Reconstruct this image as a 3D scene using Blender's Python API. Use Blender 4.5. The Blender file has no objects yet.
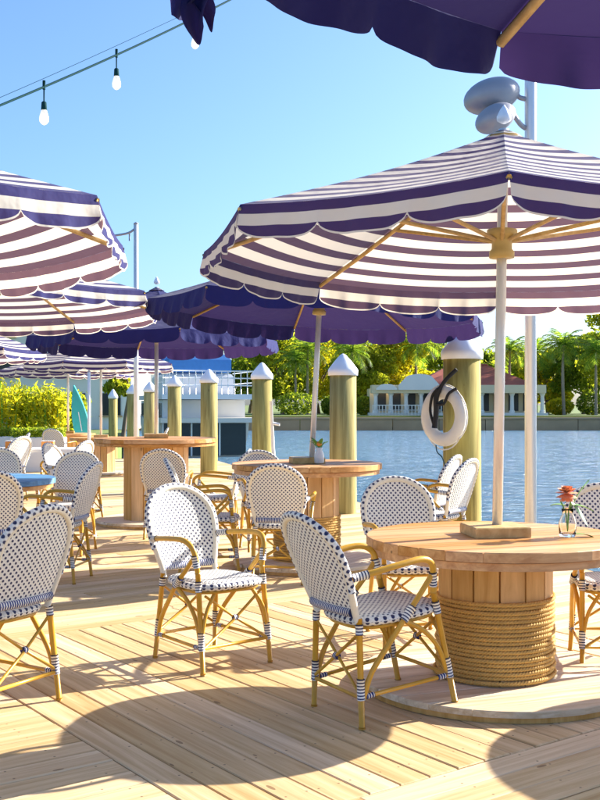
import bpy, math, random
import numpy as np
from mathutils import Vector, Matrix, Quaternion
PI = math.pi
random.seed(7)
rng = np.random.default_rng(11)
scene = bpy.context.scene
col = scene.collection

# ---------------------------------------------------------------- camera
CAM_H, FPX, HOR = 1.39, 1046.0, 405.0
cam_data = bpy.data.cameras.new('camera')
cam_data.sensor_fit = 'VERTICAL'; cam_data.sensor_height = 36.0
cam_data.lens = FPX / 800 * 36.0
cam_data.shift_y = (HOR - 400) / 800
cam_data.clip_end = 3000; cam_data.clip_start = 0.05
cam = bpy.data.objects.new('camera', cam_data); col.objects.link(cam)
cam.location = (0, 0, CAM_H); cam.rotation_euler = (PI / 2, 0, 0)
scene.camera = cam

# ---------------------------------------------------------------- sky, sun, exposure
SUN_AZ, SUN_EL = math.radians(29.5), math.radians(25.5)      # azimuth measured from +X towards +Y
world = bpy.data.worlds.new('World'); scene.world = world; world.use_nodes = True
wn = world.node_tree.nodes; wl = world.node_tree.links
bg = wn['Background']
sky = wn.new('ShaderNodeTexSky'); sky.sky_type = 'NISHITA'; sky.sun_disc = False
sky.sun_elevation = SUN_EL; sky.sun_rotation = PI / 2 - SUN_AZ
sky.air_density = 1.0; sky.dust_density = 1.9; sky.ozone_density = 7.0; sky.altitude = 0
wl.new(sky.outputs[0], bg.inputs[0]); bg.inputs[1].default_value = 0.105
sun_data = bpy.data.lights.new('sun', 'SUN'); sun_data.energy = 5.0; sun_data.angle = math.radians(0.6)
sun_data.color = (1.0, 0.93, 0.80)
sun = bpy.data.objects.new('sun', sun_data); col.objects.link(sun)
sd = Vector((math.cos(SUN_AZ) * math.cos(SUN_EL), math.sin(SUN_AZ) * math.cos(SUN_EL), math.sin(SUN_EL)))
sun.rotation_euler = sd.to_track_quat('Z', 'Y').to_euler(); sun.location = sd * 40
vs = scene.view_settings
vs.view_transform = 'Standard'; vs.look = 'None'; vs.gamma = 1; vs.use_curve_mapping = False
vs.exposure = 1.5

# ---------------------------------------------------------------- materials
MATS = {}
def N(nt, t, **kw):
    n = nt.nodes.new(t)
    for k, v in kw.items(): setattr(n, k, v)
    return n
def math_n(nt, op, a, b=None, c=None):
    n = nt.nodes.new('ShaderNodeMath'); n.operation = op
    for i, x in enumerate((a, b, c)):
        if x is None: continue
        if isinstance(x, (int, float)): n.inputs[i].default_value = x
        else: nt.links.new(x, n.inputs[i])
    return n.outputs[0]
def mix_c(nt, fac, a, b, mode='MIX'):
    n = nt.nodes.new('ShaderNodeMix'); n.data_type = 'RGBA'; n.blend_type = mode
    for i, x in ((0, fac), (6, a), (7, b)):
        if isinstance(x, (int, float)): n.inputs[i].default_value = x
        elif isinstance(x, tuple): n.inputs[i].default_value = (*x[:3], 1)
        else: nt.links.new(x, n.inputs[i])
    return n.outputs[2]
def new_mat(name):
    m = bpy.data.materials.new(name); m.use_nodes = True
    nt = m.node_tree; b = nt.nodes['Principled BSDF']
    MATS[name] = m
    return m, nt, b
def bump(nt, b, h, strength, dist=0.01):
    n = N(nt, 'ShaderNodeBump'); n.inputs['Strength'].default_value = strength; n.inputs['Distance'].default_value = dist
    nt.links.new(h, n.inputs['Height']); nt.links.new(n.outputs[0], b.inputs['Normal'])
def rnd_offset(nt, scale, coord='Object'):
    tc = N(nt, 'ShaderNodeTexCoord'); oi = N(nt, 'ShaderNodeObjectInfo')
    mp = N(nt, 'ShaderNodeVectorMath', operation='MULTIPLY'); mp.inputs[1].default_value = scale
    nt.links.new(tc.outputs[coord], mp.inputs[0])
    r = math_n(nt, 'MULTIPLY', oi.outputs['Random'], 137.0)
    ad = N(nt, 'ShaderNodeVectorMath', operation='ADD')
    nt.links.new(mp.outputs[0], ad.inputs[0]); nt.links.new(r, ad.inputs[1])
    return ad.outputs[0], oi.outputs['Random']
def plain(name, c, rough=0.6, metal=0.0, var=0.12, nscale=8.0, bmp=0.0, spec=0.5):
    m, nt, b = new_mat(name)
    v, r = rnd_offset(nt, (1, 1, 1))
    nz = N(nt, 'ShaderNodeTexNoise'); nz.inputs['Scale'].default_value = nscale; nz.inputs['Detail'].default_value = 6
    nt.links.new(v, nz.inputs['Vector'])
    lo = tuple(x * (1 - var) for x in c); hi = tuple(min(1, x * (1 + var)) for x in c)
    nt.links.new(mix_c(nt, nz.outputs[0], lo, hi), b.inputs['Base Color'])
    b.inputs['Roughness'].default_value = rough; b.inputs['Metallic'].default_value = metal
    b.inputs['Specular IOR Level'].default_value = spec
    if bmp: bump(nt, b, nz.outputs[0], bmp, 0.02)
    return m
def wood(name, dark, light, stretch=(1.2, 22, 22), rough=0.65, rvar=0.35, knots=True, bmp=0.25, nails=False):
    m, nt, b = new_mat(name)
    v, r = rnd_offset(nt, stretch)
    geo = N(nt, 'ShaderNodeNewGeometry')
    isl = math_n(nt, 'MULTIPLY', geo.outputs['Random Per Island'], 71.0)
    ad = N(nt, 'ShaderNodeVectorMath', operation='ADD'); nt.links.new(v, ad.inputs[0]); nt.links.new(isl, ad.inputs[1]); v = ad.outputs[0]
    nz = N(nt, 'ShaderNodeTexNoise'); nz.inputs['Scale'].default_value = 1.0; nz.inputs['Detail'].default_value = 7; nz.inputs['Roughness'].default_value = 0.62
    nz.inputs['Distortion'].default_value = 0.6
    nt.links.new(v, nz.inputs['Vector'])
    rp = N(nt, 'ShaderNodeValToRGB'); rp.color_ramp.elements[0].position = 0.36; rp.color_ramp.elements[1].position = 0.66
    rp.color_ramp.elements[0].color = (*dark, 1); rp.color_ramp.elements[1].color = (*light, 1)
    nt.links.new(nz.outputs[0], rp.inputs[0])
    c = rp.outputs[0]
    rr = math_n(nt, 'FRACT', math_n(nt, 'ADD', math_n(nt, 'MULTIPLY', r, 7.3), math_n(nt, 'MULTIPLY', geo.outputs['Random Per Island'], 5.7)))
    val = math_n(nt, 'ADD', math_n(nt, 'MULTIPLY', rr, rvar), 1 - rvar * 0.5)
    hsv = N(nt, 'ShaderNodeHueSaturation'); nt.links.new(c, hsv.inputs['Color']); nt.links.new(val, hsv.inputs['Value'])
    nt.links.new(math_n(nt, 'ADD', math_n(nt, 'MULTIPLY', rr, -0.25), 1.1), hsv.inputs['Saturation'])
    c = hsv.outputs[0]
    if knots:
        tc = N(nt, 'ShaderNodeTexCoord'); mp = N(nt, 'ShaderNodeVectorMath', operation='MULTIPLY'); mp.inputs[1].default_value = (3.0 if stretch[0] < stretch[2] else 9, 9, 9 if stretch[0] < stretch[2] else 3)
        nt.links.new(tc.outputs['Object'], mp.inputs[0])
        a2 = N(nt, 'ShaderNodeVectorMath', operation='ADD'); nt.links.new(mp.outputs[0], a2.inputs[0])
        nt.links.new(math_n(nt, 'MULTIPLY', rr, 53.0), a2.inputs[1])
        vo = N(nt, 'ShaderNodeTexVoronoi'); nt.links.new(a2.outputs[0], vo.inputs['Vector']); vo.inputs['Scale'].default_value = 1.0
        k = math_n(nt, 'LESS_THAN', vo.outputs['Distance'], 0.085)
        sel = N(nt, 'ShaderNodeSeparateColor'); nt.links.new(vo.outputs['Color'], sel.inputs[0])
        k = math_n(nt, 'MULTIPLY', k, math_n(nt, 'GREATER_THAN', sel.outputs[0], 0.55))
        c = mix_c(nt, math_n(nt, 'MULTIPLY', k, 0.7), c, (0.13, 0.065, 0.025))
    if nails:
        tc = N(nt, 'ShaderNodeTexCoord'); sp = N(nt, 'ShaderNodeSeparateXYZ'); nt.links.new(tc.outputs['Object'], sp.inputs[0])
        fx = math_n(nt, 'MULTIPLY', math_n(nt, 'SUBTRACT', math_n(nt, 'FRACT', math_n(nt, 'DIVIDE', sp.outputs[0], 0.41)), 0.5), 0.41)
        fy = math_n(nt, 'SUBTRACT', math_n(nt, 'ABSOLUTE', sp.outputs[1]), 0.046)
        dd = math_n(nt, 'SQRT', math_n(nt, 'ADD', math_n(nt, 'MULTIPLY', fx, fx), math_n(nt, 'MULTIPLY', fy, fy)))
        c = mix_c(nt, math_n(nt, 'MULTIPLY', math_n(nt, 'LESS_THAN', dd, 0.0048), 0.75), c, (0.10, 0.06, 0.03))
    nt.links.new(c, b.inputs['Base Color'])
    b.inputs['Roughness'].default_value = rough; b.inputs['Specular IOR Level'].default_value = 0.3
    bump(nt, b, nz.outputs[0], bmp, 0.004)
    return m
def uv_out(nt):
    u = N(nt, 'ShaderNodeUVMap'); u.uv_map = 'UVMap'
    s = N(nt, 'ShaderNodeSeparateXYZ'); nt.links.new(u.outputs[0], s.inputs[0])
    return s.outputs[0], s.outputs[1]
CREAM = (0.84, 0.82, 0.76); NAVY = (0.012, 0.02, 0.085)
def weave(name, pu, pv, rad, half=True, base=CREAM, dot=NAVY):
    m, nt, b = new_mat(name)
    u, v = uv_out(nt)
    u = math_n(nt, 'DIVIDE', u, pu); v = math_n(nt, 'DIVIDE', v, pv)
    def dist(ou, ov):
        fu = math_n(nt, 'SUBTRACT', math_n(nt, 'FRACT', math_n(nt, 'ADD', u, ou)), 0.5)
        fv = math_n(nt, 'SUBTRACT', math_n(nt, 'FRACT', math_n(nt, 'ADD', v, ov)), 0.5)
        return math_n(nt, 'SQRT', math_n(nt, 'ADD', math_n(nt, 'MULTIPLY', fu, fu), math_n(nt, 'MULTIPLY', fv, fv)))
    d = dist(0, 0)
    if half: d = math_n(nt, 'MINIMUM', d, dist(0.5, 0.5))
    k = N(nt, 'ShaderNodeMapRange'); k.inputs[1].default_value = rad; k.inputs[2].default_value = rad + 0.07
    k.inputs[3].default_value = 1; k.inputs[4].default_value = 0
    nt.links.new(d, k.inputs[0])
    w1 = math_n(nt, 'SINE', math_n(nt, 'MULTIPLY', u, 4 * PI)); w2 = math_n(nt, 'SINE', math_n(nt, 'MULTIPLY', v, 4 * PI))
    h = math_n(nt, 'MULTIPLY', w1, w2)
    shade = math_n(nt, 'ADD', math_n(nt, 'MULTIPLY', h, 0.06), 0.94)
    cc = N(nt, 'ShaderNodeCombineColor')
    for i, x in enumerate(base): nt.links.new(math_n(nt, 'MULTIPLY', shade, x), cc.inputs[i])
    nt.links.new(mix_c(nt, k.outputs[0], cc.outputs[0], dot), b.inputs['Base Color'])
    b.inputs['Roughness'].default_value = 0.5
    bump(nt, b, h, 0.5, 0.002)
    return m
def stripes(name, period, frac, a, bcol, rough=0.5, axis=1):
    m, nt, b = new_mat(name)
    uv = uv_out(nt)
    f = math_n(nt, 'FRACT', math_n(nt, 'DIVIDE', uv[axis], period))
    nt.links.new(mix_c(nt, math_n(nt, 'LESS_THAN', f, frac), a, bcol), b.inputs['Base Color'])
    b.inputs['Roughness'].default_value = rough
    return m
def fabric(name, kind):
    m, nt, b = new_mat(name)
    u, v = uv_out(nt)
    out = nt.nodes['Material Output']
    white = (0.82, 0.80, 0.74); navy = (0.026, 0.036, 0.21)
    if kind == 'striped':
        f = math_n(nt, 'FRACT', math_n(nt, 'DIVIDE', v, 0.150))
        k = math_n(nt, 'LESS_THAN', f, 0.46)
    elif kind == 'striped_valance':                     # u = distance below the top, v = distance above the hem
        k = math_n(nt, 'ADD', math_n(nt, 'LESS_THAN', u, 0.042), math_n(nt, 'GREATER_THAN', u, 0.092))
        k = math_n(nt, 'MULTIPLY', k, math_n(nt, 'GREATER_THAN', v, 0.008))
    elif kind == 'navy': k = None
    elif kind == 'navy_valance': k = None
    tc = N(nt, 'ShaderNodeTexCoord')
    nz = N(nt, 'ShaderNodeTexNoise'); nz.inputs['Scale'].default_value = 5; nz.inputs['Detail'].default_value = 5
    nt.links.new(tc.outputs['Object'], nz.inputs['Vector'])
    fd = math_n(nt, 'ADD', math_n(nt, 'MULTIPLY', nz.outputs[0], 0.3), 0.85)
    if k is None: c = mix_c(nt, 0.0, navy, navy); tr = mix_c(nt, 0.0, (0.028, 0.014, 0.052), (0.028, 0.014, 0.052))
    else:
        c = mix_c(nt, k, white, navy); tr = mix_c(nt, k, (0.74, 0.66, 0.54), (0.115, 0.060, 0.065))
    hs = N(nt, 'ShaderNodeHueSaturation'); nt.links.new(c, hs.inputs['Color']); nt.links.new(fd, hs.inputs['Value'])
    nt.links.new(hs.outputs[0], b.inputs['Base Color'])
    b.inputs['Roughness'].default_value = 0.8; b.inputs['Specular IOR Level'].default_value = 0.25
    b.inputs['Sheen Weight'].default_value = 0.12
    wv = N(nt, 'ShaderNodeTexNoise'); wv.inputs['Scale'].default_value = 7.0; wv.inputs['Detail'].default_value = 3
    nt.links.new(tc.outputs['Object'], wv.inputs['Vector'])
    bump(nt, b, wv.outputs[0], 0.5, 0.03)
    tl = N(nt, 'ShaderNodeBsdfTranslucent'); nt.links.new(tr, tl.inputs[0])
    mx = N(nt, 'ShaderNodeMixShader'); mx.inputs[0].default_value = 0.5
    nt.links.new(b.outputs[0], mx.inputs[1]); nt.links.new(tl.outputs[0], mx.inputs[2]); nt.links.new(mx.outputs[0], out.inputs[0])
    return m
def leaf_mat(name, c1, c2, c3):
    m, nt, b = new_mat(name)
    geo = N(nt, 'ShaderNodeNewGeometry'); out = nt.nodes['Material Output']
    rp = N(nt, 'ShaderNodeValToRGB'); e = rp.color_ramp.elements
    e[0].color = (*c1, 1); e[1].color = (*c3, 1); e.new(0.55).color = (*c2, 1)
    nt.links.new(geo.outputs['Random Per Island'], rp.inputs[0])
    nt.links.new(rp.outputs[0], b.inputs['Base Color']); b.inputs['Roughness'].default_value = 0.5; b.inputs['Specular IOR Level'].default_value = 0.3
    tl = N(nt, 'ShaderNodeBsdfTranslucent'); nt.links.new(mix_c(nt, 1.0, rp.outputs[0], (1.6, 1.5, 0.6), 'MULTIPLY'), tl.inputs[0])
    mx = N(nt, 'ShaderNodeMixShader'); mx.inputs[0].default_value = 0.7
    nt.links.new(b.outputs[0], mx.inputs[1]); nt.links.new(tl.outputs[0], mx.inputs[2]); nt.links.new(mx.outputs[0], out.inputs[0])
    return m
wood('deck_wood', (0.52, 0.335, 0.155), (0.72, 0.53, 0.30), (1.1, 26, 26), rvar=0.3, nails=True)
wood('table_wood', (0.44, 0.19, 0.05), (0.65, 0.35, 0.125), (1.6, 26, 26), rough=0.5, rvar=0.25)
wood('stave_wood', (0.50, 0.28, 0.09), (0.74, 0.47, 0.20), (14, 14, 1.4), rough=0.6, rvar=0.3)
wood('weathered_wood', (0.54, 0.41, 0.26), (0.77, 0.66, 0.49), (1.6, 26, 26), rvar=0.2)
wood('blue_wood', (0.05, 0.16, 0.33), (0.11, 0.28, 0.50), (1.6, 26, 26), rvar=0.2, knots=False)
wood('piling_wood', (0.25, 0.19, 0.045), (0.50, 0.42, 0.13), (16, 16, 0.9), rough=0.85, rvar=0.2, bmp=0.6)
wood('rib_wood', (0.45, 0.27, 0.08), (0.62, 0.42, 0.16), (20, 20, 20), rough=0.5, knots=False)
plain('joist', (0.12, 0.08, 0.05), 0.9)
plain('rattan', (0.58, 0.315, 0.030), 0.35, var=0.3, nscale=14)
plain('rattan_dark', (0.40, 0.20, 0.02), 0.45, var=0.3, nscale=14)
plain('cream_band', (0.78, 0.72, 0.58), 0.5, var=0.08, nscale=60, bmp=0.2)
weave('weave', 0.030, 0.030, 0.165)
weave('rim_dots', 0.052, 0.036, 0.20, half=True)
stripes('binding', 0.0135, 0.42, (0.82, 0.80, 0.74), NAVY)
stripes('rail_binding', 0.013, 0.66, (0.78, 0.76, 0.7), (0.012, 0.03, 0.16))
fabric('fabric_striped', 'striped'); fabric('fabric_striped_valance', 'striped_valance'); fabric('fabric_navy', 'navy')
plain('fabric_edge', (0.78, 0.74, 0.66), 0.7)
plain('aluminium', (0.74, 0.75, 0.76), 0.32, metal=0.35, var=0.05)
plain('white_paint', (0.80, 0.80, 0.78), 0.45, var=0.05)
plain('cap_white', (0.80, 0.82, 0.86), 0.4, var=0.08, bmp=0.1)
plain('brass', (0.55, 0.40, 0.14), 0.4, var=0.15)
plain('rope', (0.62, 0.38, 0.11), 0.8, var=0.25, nscale=30)
plain('grey_metal', (0.32, 0.32, 0.36), 0.45, metal=0.2)
plain('black_rope', (0.012, 0.012, 0.014), 0.7)
plain('cable', (0.006, 0.045, 0.05), 0.8, spec=0.1)
plain('ring_foam', (0.82, 0.79, 0.72), 0.55, var=0.06, nscale=20)
plain('concrete', (0.42, 0.285, 0.15), 0.9, var=0.35, nscale=0.6, bmp=0.3)
plain('cream_wall', (0.76, 0.62, 0.38), 0.8, var=0.1, nscale=0.5)
plain('white_wall', (0.80, 0.75, 0.65), 0.8, var=0.08, nscale=0.5)
plain('red_roof', (0.42, 0.10, 0.055), 0.8, var=0.25, nscale=1.5)
plain('dark_opening', (0.05, 0.045, 0.04), 0.4)
plain('glass_dark', (0.02, 0.028, 0.03), 0.05)
plain('boat_white', (0.78, 0.76, 0.74), 0.25, var=0.04, nscale=1)
plain('boat_cream', (0.66, 0.60, 0.50), 0.35, var=0.06, nscale=1)
plain('canvas_blue', (0.05, 0.20, 0.50), 0.8)
plain('teal_paint', (0.05, 0.45, 0.42), 0.4)
plain('orange_paint', (0.75, 0.28, 0.04), 0.6)
plain('petal', (0.85, 0.33, 0.16), 0.6, var=0.3, nscale=40)
plain('stem_green', (0.16, 0.38, 0.05), 0.5)
plain('bark', (0.16, 0.11, 0.07), 0.9, var=0.35, nscale=6, bmp=0.6)
plain('palm_bark', (0.30, 0.24, 0.17), 0.9, var=0.3, nscale=6, bmp=0.5)
plain('pot_white', (0.8, 0.78, 0.74), 0.35)
leaf_mat('leaf_bright', (0.16, 0.21, 0.02), (0.32, 0.37, 0.04), (0.48, 0.48, 0.07))
leaf_mat('leaf_green', (0.09, 0.15, 0.02), (0.20, 0.28, 0.04), (0.36, 0.40, 0.07))
leaf_mat('leaf_palm', (0.08, 0.16, 0.03), (0.16, 0.28, 0.05), (0.34, 0.40, 0.08))
leaf_mat('leaf_gold', (0.22, 0.26, 0.015), (0.44, 0.44, 0.04), (0.66, 0.56, 0.05))
def glass_mat():
    m, nt, b = new_mat('clear_glass')
    b.inputs['Transmission Weight'].default_value = 1; b.inputs['Roughness'].default_value = 0.03; b.inputs['IOR'].default_value = 1.3
    b.inputs['Base Color'].default_value = (0.97, 0.98, 0.98, 1)
    m, nt, b = new_mat('bulb_glass')
    b.inputs['Base Color'].default_value = (0.9, 0.88, 0.82, 1); b.inputs['Roughness'].default_value = 0.12
    b.inputs['Transmission Weight'].default_value = 0.35
    b.inputs['Emission Color'].default_value = (1, 0.86, 0.62, 1); b.inputs['Emission Strength'].default_value = 0.25
glass_mat()
def ground_mat():
    m, nt, b = new_mat('lawn')
    tc = N(nt, 'ShaderNodeTexCoord'); nz = N(nt, 'ShaderNodeTexNoise'); nz.inputs['Scale'].default_value = 0.4; nz.inputs['Detail'].default_value = 8
    nt.links.new(tc.outputs['Object'], nz.inputs['Vector'])
    nt.links.new(mix_c(nt, nz.outputs[0], (0.08, 0.14, 0.02), (0.20, 0.24, 0.05)), b.inputs['Base Color']); b.inputs['Roughness'].default_value = 0.9
    bump(nt, b, nz.outputs[0], 0.4, 0.1)
ground_mat()
def water_mat():
    m, nt, b = new_mat('water')
    tc = N(nt, 'ShaderNodeTexCoord')
    mp = N(nt, 'ShaderNodeVectorMath', operation='MULTIPLY'); mp.inputs[1].default_value = (0.75, 1.5, 1)
    nt.links.new(tc.outputs['Object'], mp.inputs[0])
    a = N(nt, 'ShaderNodeTexNoise'); a.inputs['Scale'].default_value = 1.6; a.inputs['Detail'].default_value = 7; a.inputs['Roughness'].default_value = 0.6; a.inputs['Distortion'].default_value = 0.5
    c = N(nt, 'ShaderNodeTexNoise'); c.inputs['Scale'].default_value = 0.22; c.inputs['Detail'].default_value = 3
    nt.links.new(mp.outputs[0], a.inputs['Vector']); nt.links.new(mp.outputs[0], c.inputs['Vector'])
    h = math_n(nt, 'ADD', a.outputs[0], math_n(nt, 'MULTIPLY', c.outputs[0], 1.2))
    b.inputs['Base Color'].default_value = (0.13, 0.27, 0.40, 1); b.inputs['Roughness'].default_value = 0.15; b.inputs['IOR'].default_value = 1.33
    bump(nt, b, h, 1.0, 0.6)
water_mat()

# ---------------------------------------------------------------- mesh helpers
class MB:
    def __init__(s): s.v = []; s.f = []; s.uv = []; s.m = []
    def add(s, vs, fs, uvs=None, mi=0):
        o = len(s.v); s.v += [tuple(map(float, p)) for p in vs]
        for i, f in enumerate(fs):
            s.f.append([o + k for k in f]); s.m.append(mi)
            s.uv.append(uvs[i] if uvs else [(0.0, 0.0)] * len(f))
        return s
    def mesh(s, name, mats, smooth=True):
        me = bpy.data.meshes.new(name); me.from_pydata(s.v, [], s.f)
        if isinstance(mats, str): mats = [mats]
        for m in mats: me.materials.append(MATS[m])
        if len(mats) > 1: me.polygons.foreach_set('material_index', s.m)
        u = me.uv_layers.new(name='UVMap')
        u.data.foreach_set('uv', [c for f in s.uv for p in f for c in p])
        me.polygons.foreach_set('use_smooth', [smooth] * len(s.f))
        me.update()
        return me
    def build(s, name, mats, parent=None, smooth=True, loc=None, rot=None):
        return link(name, s.mesh(name, mats, smooth), parent, loc, rot)
def link(name, data, parent=None, loc=None, rot=None):
    o = bpy.data.objects.new(name, data); col.objects.link(o)
    if parent is not None: o.parent = parent
    if loc is not None: o.location = loc
    if rot is not None: o.rotation_euler = rot
    return o
def tag(o, label=None, cat=None, group=None, kind=None):
    for k, v in (('label', label), ('category', cat), ('group', group), ('kind', kind)):
        if v: o[k] = v
    return o
def thing(name, label, cat, loc=(0, 0, 0), rz=0, group=None):
    o = link(name, None, None, loc, (0, 0, rz)); o.empty_display_size = 0.2
    return tag(o, label, cat, group)
def copy_tree(o, parent=None):
    c = o.copy(); col.objects.link(c)
    if parent is not None: c.parent = parent
    for ch in KIDS(o): copy_tree(ch, c)
    return c
def KIDS(o): return list(o.children)
def tube(mb, pts, r, n=8, closed=False, caps=True, mi=0, flat=1.0):
    P = [Vector(p) for p in pts]; k = len(P)
    R = r if isinstance(r, (list, tuple)) else [r] * k
    T = []
    for i in range(k):
        a = P[(i - 1) % k] if (closed or i > 0) else P[i]; b = P[(i + 1) % k] if (closed or i < k - 1) else P[i]
        T.append((b - a).normalized())
    up = Vector((0, 0, 1)) if abs(T[0].z) < 0.9 else Vector((1, 0, 0))
    nx = T[0].cross(up).normalized(); L = 0.0; vs = []; ls = []
    for i in range(k):
        if i > 0:
            ax = T[i - 1].cross(T[i])
            if ax.length > 1e-8: nx = Quaternion(ax.normalized(), T[i - 1].angle(T[i])) @ nx
            L += (P[i] - P[i - 1]).length
        ny = T[i].cross(nx); ls.append(L)
        for j in range(n):
            a = 2 * PI * j / n
            vs.append(P[i] + nx * (R[i] * math.cos(a)) + ny * (R[i] * flat * math.sin(a)))
    fs = []; uvs = []
    for i in range(k if closed else k - 1):
        i2 = (i + 1) % k; l2 = ls[i2] if i2 else ls[i] + (P[0] - P[i]).length
        for j in range(n):
            j2 = (j + 1) % n; cu = 2 * PI * R[i] / n
            fs.append([i * n + j, i2 * n + j, i2 * n + j2, i * n + j2][::-1])
            uvs.append([(j * cu, ls[i]), (j * cu, l2), ((j + 1) * cu, l2), ((j + 1) * cu, ls[i])][::-1])
    if caps and not closed:
        fs.append(list(range(n))[::1]); uvs.append([(0, 0)] * n)
        fs.append([(k - 1) * n + j for j in range(n)][::-1]); uvs.append([(0, 0)] * n)
    return mb.add(vs, fs, uvs, mi)
def spline(pts, n=6):
    P = [Vector(p) for p in pts]; out = []
    for i in range(len(P) - 1):
        a = P[max(i - 1, 0)]; b = P[i]; c = P[i + 1]; d = P[min(i + 2, len(P) - 1)]
        for k in range(n):
            t = k / n
            out.append(0.5 * ((2 * b) + (c - a) * t + (2 * a - 5 * b + 4 * c - d) * t * t + (3 * b - a - 3 * c + d) * t ** 3))
    out.append(P[-1]); return out
def box(mb, c, s, rz=0.0, mi=0):
    x, y, z = s[0] / 2, s[1] / 2, s[2] / 2; ca, sa = math.cos(rz), math.sin(rz)
    vs = []
    for k in (-z, z):
        for (i, j) in ((-x, -y), (x, -y), (x, y), (-x, y)): vs.append((c[0] + i * ca - j * sa, c[1] + i * sa + j * ca, c[2] + k))
    return mb.add(vs, [[3, 2, 1, 0], [4, 5, 6, 7], [0, 1, 5, 4], [1, 2, 6, 5], [2, 3, 7, 6], [3, 0, 4, 7]], None, mi)
def inset(poly, d):
    n = len(poly); out = []
    for i in range(n):
        p0 = Vector(poly[i - 1]); p1 = Vector(poly[i]); p2 = Vector(poly[(i + 1) % n])
        e1 = (p1 - p0).normalized(); e2 = (p2 - p1).normalized()
        n1 = Vector((-e1.y, e1.x)); n2 = Vector((-e2.y, e2.x)); k = 1 + n1.dot(n2)
        out.append(p1 + (n1 + n2) * (d / max(k, 0.5)))
    return [(p.x, p.y) for p in out]
def prism(mb, poly, z0, z1, ch=0.0, mi=0):
    n = len(poly); rings = [(poly, z0)]
    if ch: rings += [(poly, z1 - ch), (inset(poly, ch), z1)]
    else: rings += [(poly, z1)]
    vs = []; fs = []
    for p, z in rings: vs += [(q[0], q[1], z) for q in p]
    for r in range(len(rings) - 1):
        for i in range(n):
            j = (i + 1) % n; fs.append([r * n + i, r * n + j, (r + 1) * n + j, (r + 1) * n + i])
    fs.append(list(range(n))[::-1]); t = (len(rings) - 1) * n; fs.append([t + i for i in range(n)])
    return mb.add(vs, fs, None, mi)
def lathe(mb, prof, n=24, c=(0, 0, 0), mi=0):
    vs = []; fs = []; k = len(prof)
    for r, z in prof:
        for j in range(n):
            a = 2 * PI * j / n; vs.append((c[0] + r * math.cos(a), c[1] + r * math.sin(a), c[2] + z))
    for i in range(k - 1):
        for j in range(n):
            j2 = (j + 1) % n; fs.append([i * n + j, i * n + j2, (i + 1) * n + j2, (i + 1) * n + j])
    fs.append([j for j in range(n)][::-1]); fs.append([(k - 1) * n + j for j in range(n)])
    return mb.add(vs, fs, None, mi)
def ellipsoid(mb, c, r, n=16, m=10, M=None, mi=0):
    vs = []; fs = []
    for i in range(m + 1):
        t = PI * i / m
        for j in range(n):
            a = 2 * PI * j / n
            p = Vector((r[0] * math.sin(t) * math.cos(a), r[1] * math.sin(t) * math.sin(a), r[2] * math.cos(t)))
            if M: p = M @ p
            vs.append(p + Vector(c))
    for i in range(m):
        for j in range(n):
            j2 = (j + 1) % n; fs.append([i * n + j, (i + 1) * n + j, (i + 1) * n + j2, i * n + j2])
    return mb.add(vs, fs, None, mi)
def clip(poly, nx, ny, d):                      # keep nx*x+ny*y <= d
    out = []
    for i in range(len(poly)):
        a = poly[i]; b = poly[(i + 1) % len(poly)]
        fa = nx * a[0] + ny * a[1] - d; fb = nx * b[0] + ny * b[1] - d
        if fa <= 0: out.append(a)
        if fa * fb < 0:
            t = fa / (fa - fb); out.append((a[0] + (b[0] - a[0]) * t, a[1] + (b[1] - a[1]) * t))
    return out
def at(px, py, d): return Vector(((px - 300) / FPX * d, d, CAM_H - (py - HOR) / FPX * d))

# ---------------------------------------------------------------- setting: water, land, deck
WZ = -0.80
mb = MB(); mb.add([(-600, -60, WZ), (900, -60, WZ), (900, 1200, WZ), (-600, 1200, WZ)], [[0, 1, 2, 3]])
tag(mb.build('water', 'water', smooth=False), kind='structure')
mb = MB()
left_land = [(-400, -60), (-9.7, -60), (-9.7, 27.3), (-5.6, 27.3), (-6.2, 36), (-10, 60), (-34, 92), (-400, 92)]
prism(mb, left_land, WZ - 0.6, -0.06)
far_land = [(-1500, 92.4), (1800, 90.4), (1800, 2600), (-1500, 2600)]
prism(mb, far_land, WZ - 0.6, 0.42)
tag(mb.build('ground', 'lawn', smooth=False), kind='structure')
# sea wall of the far bank, built of cast panels
sw = thing('sea_wall', 'brown concrete sea wall along the far bank', 'wall', (0, 90, 0))
for i in range(28):
    mb = MB(); prism(mb, [(-1.97, -0.25), (1.97, -0.25), (1.97, 0.25), (-1.97, 0.25)], WZ - 0.5, 0.16, 0.05)
    mb.build('wall_panel', 'concrete', sw, smooth=False, loc=(-34 + i * 4, 0.5 - 0.0 * i, 0))
mb = MB(); box(mb, (18, 0.48, 0.24), (114, 0.7, 0.16)); mb.build('coping', 'concrete', sw, smooth=False)

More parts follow.
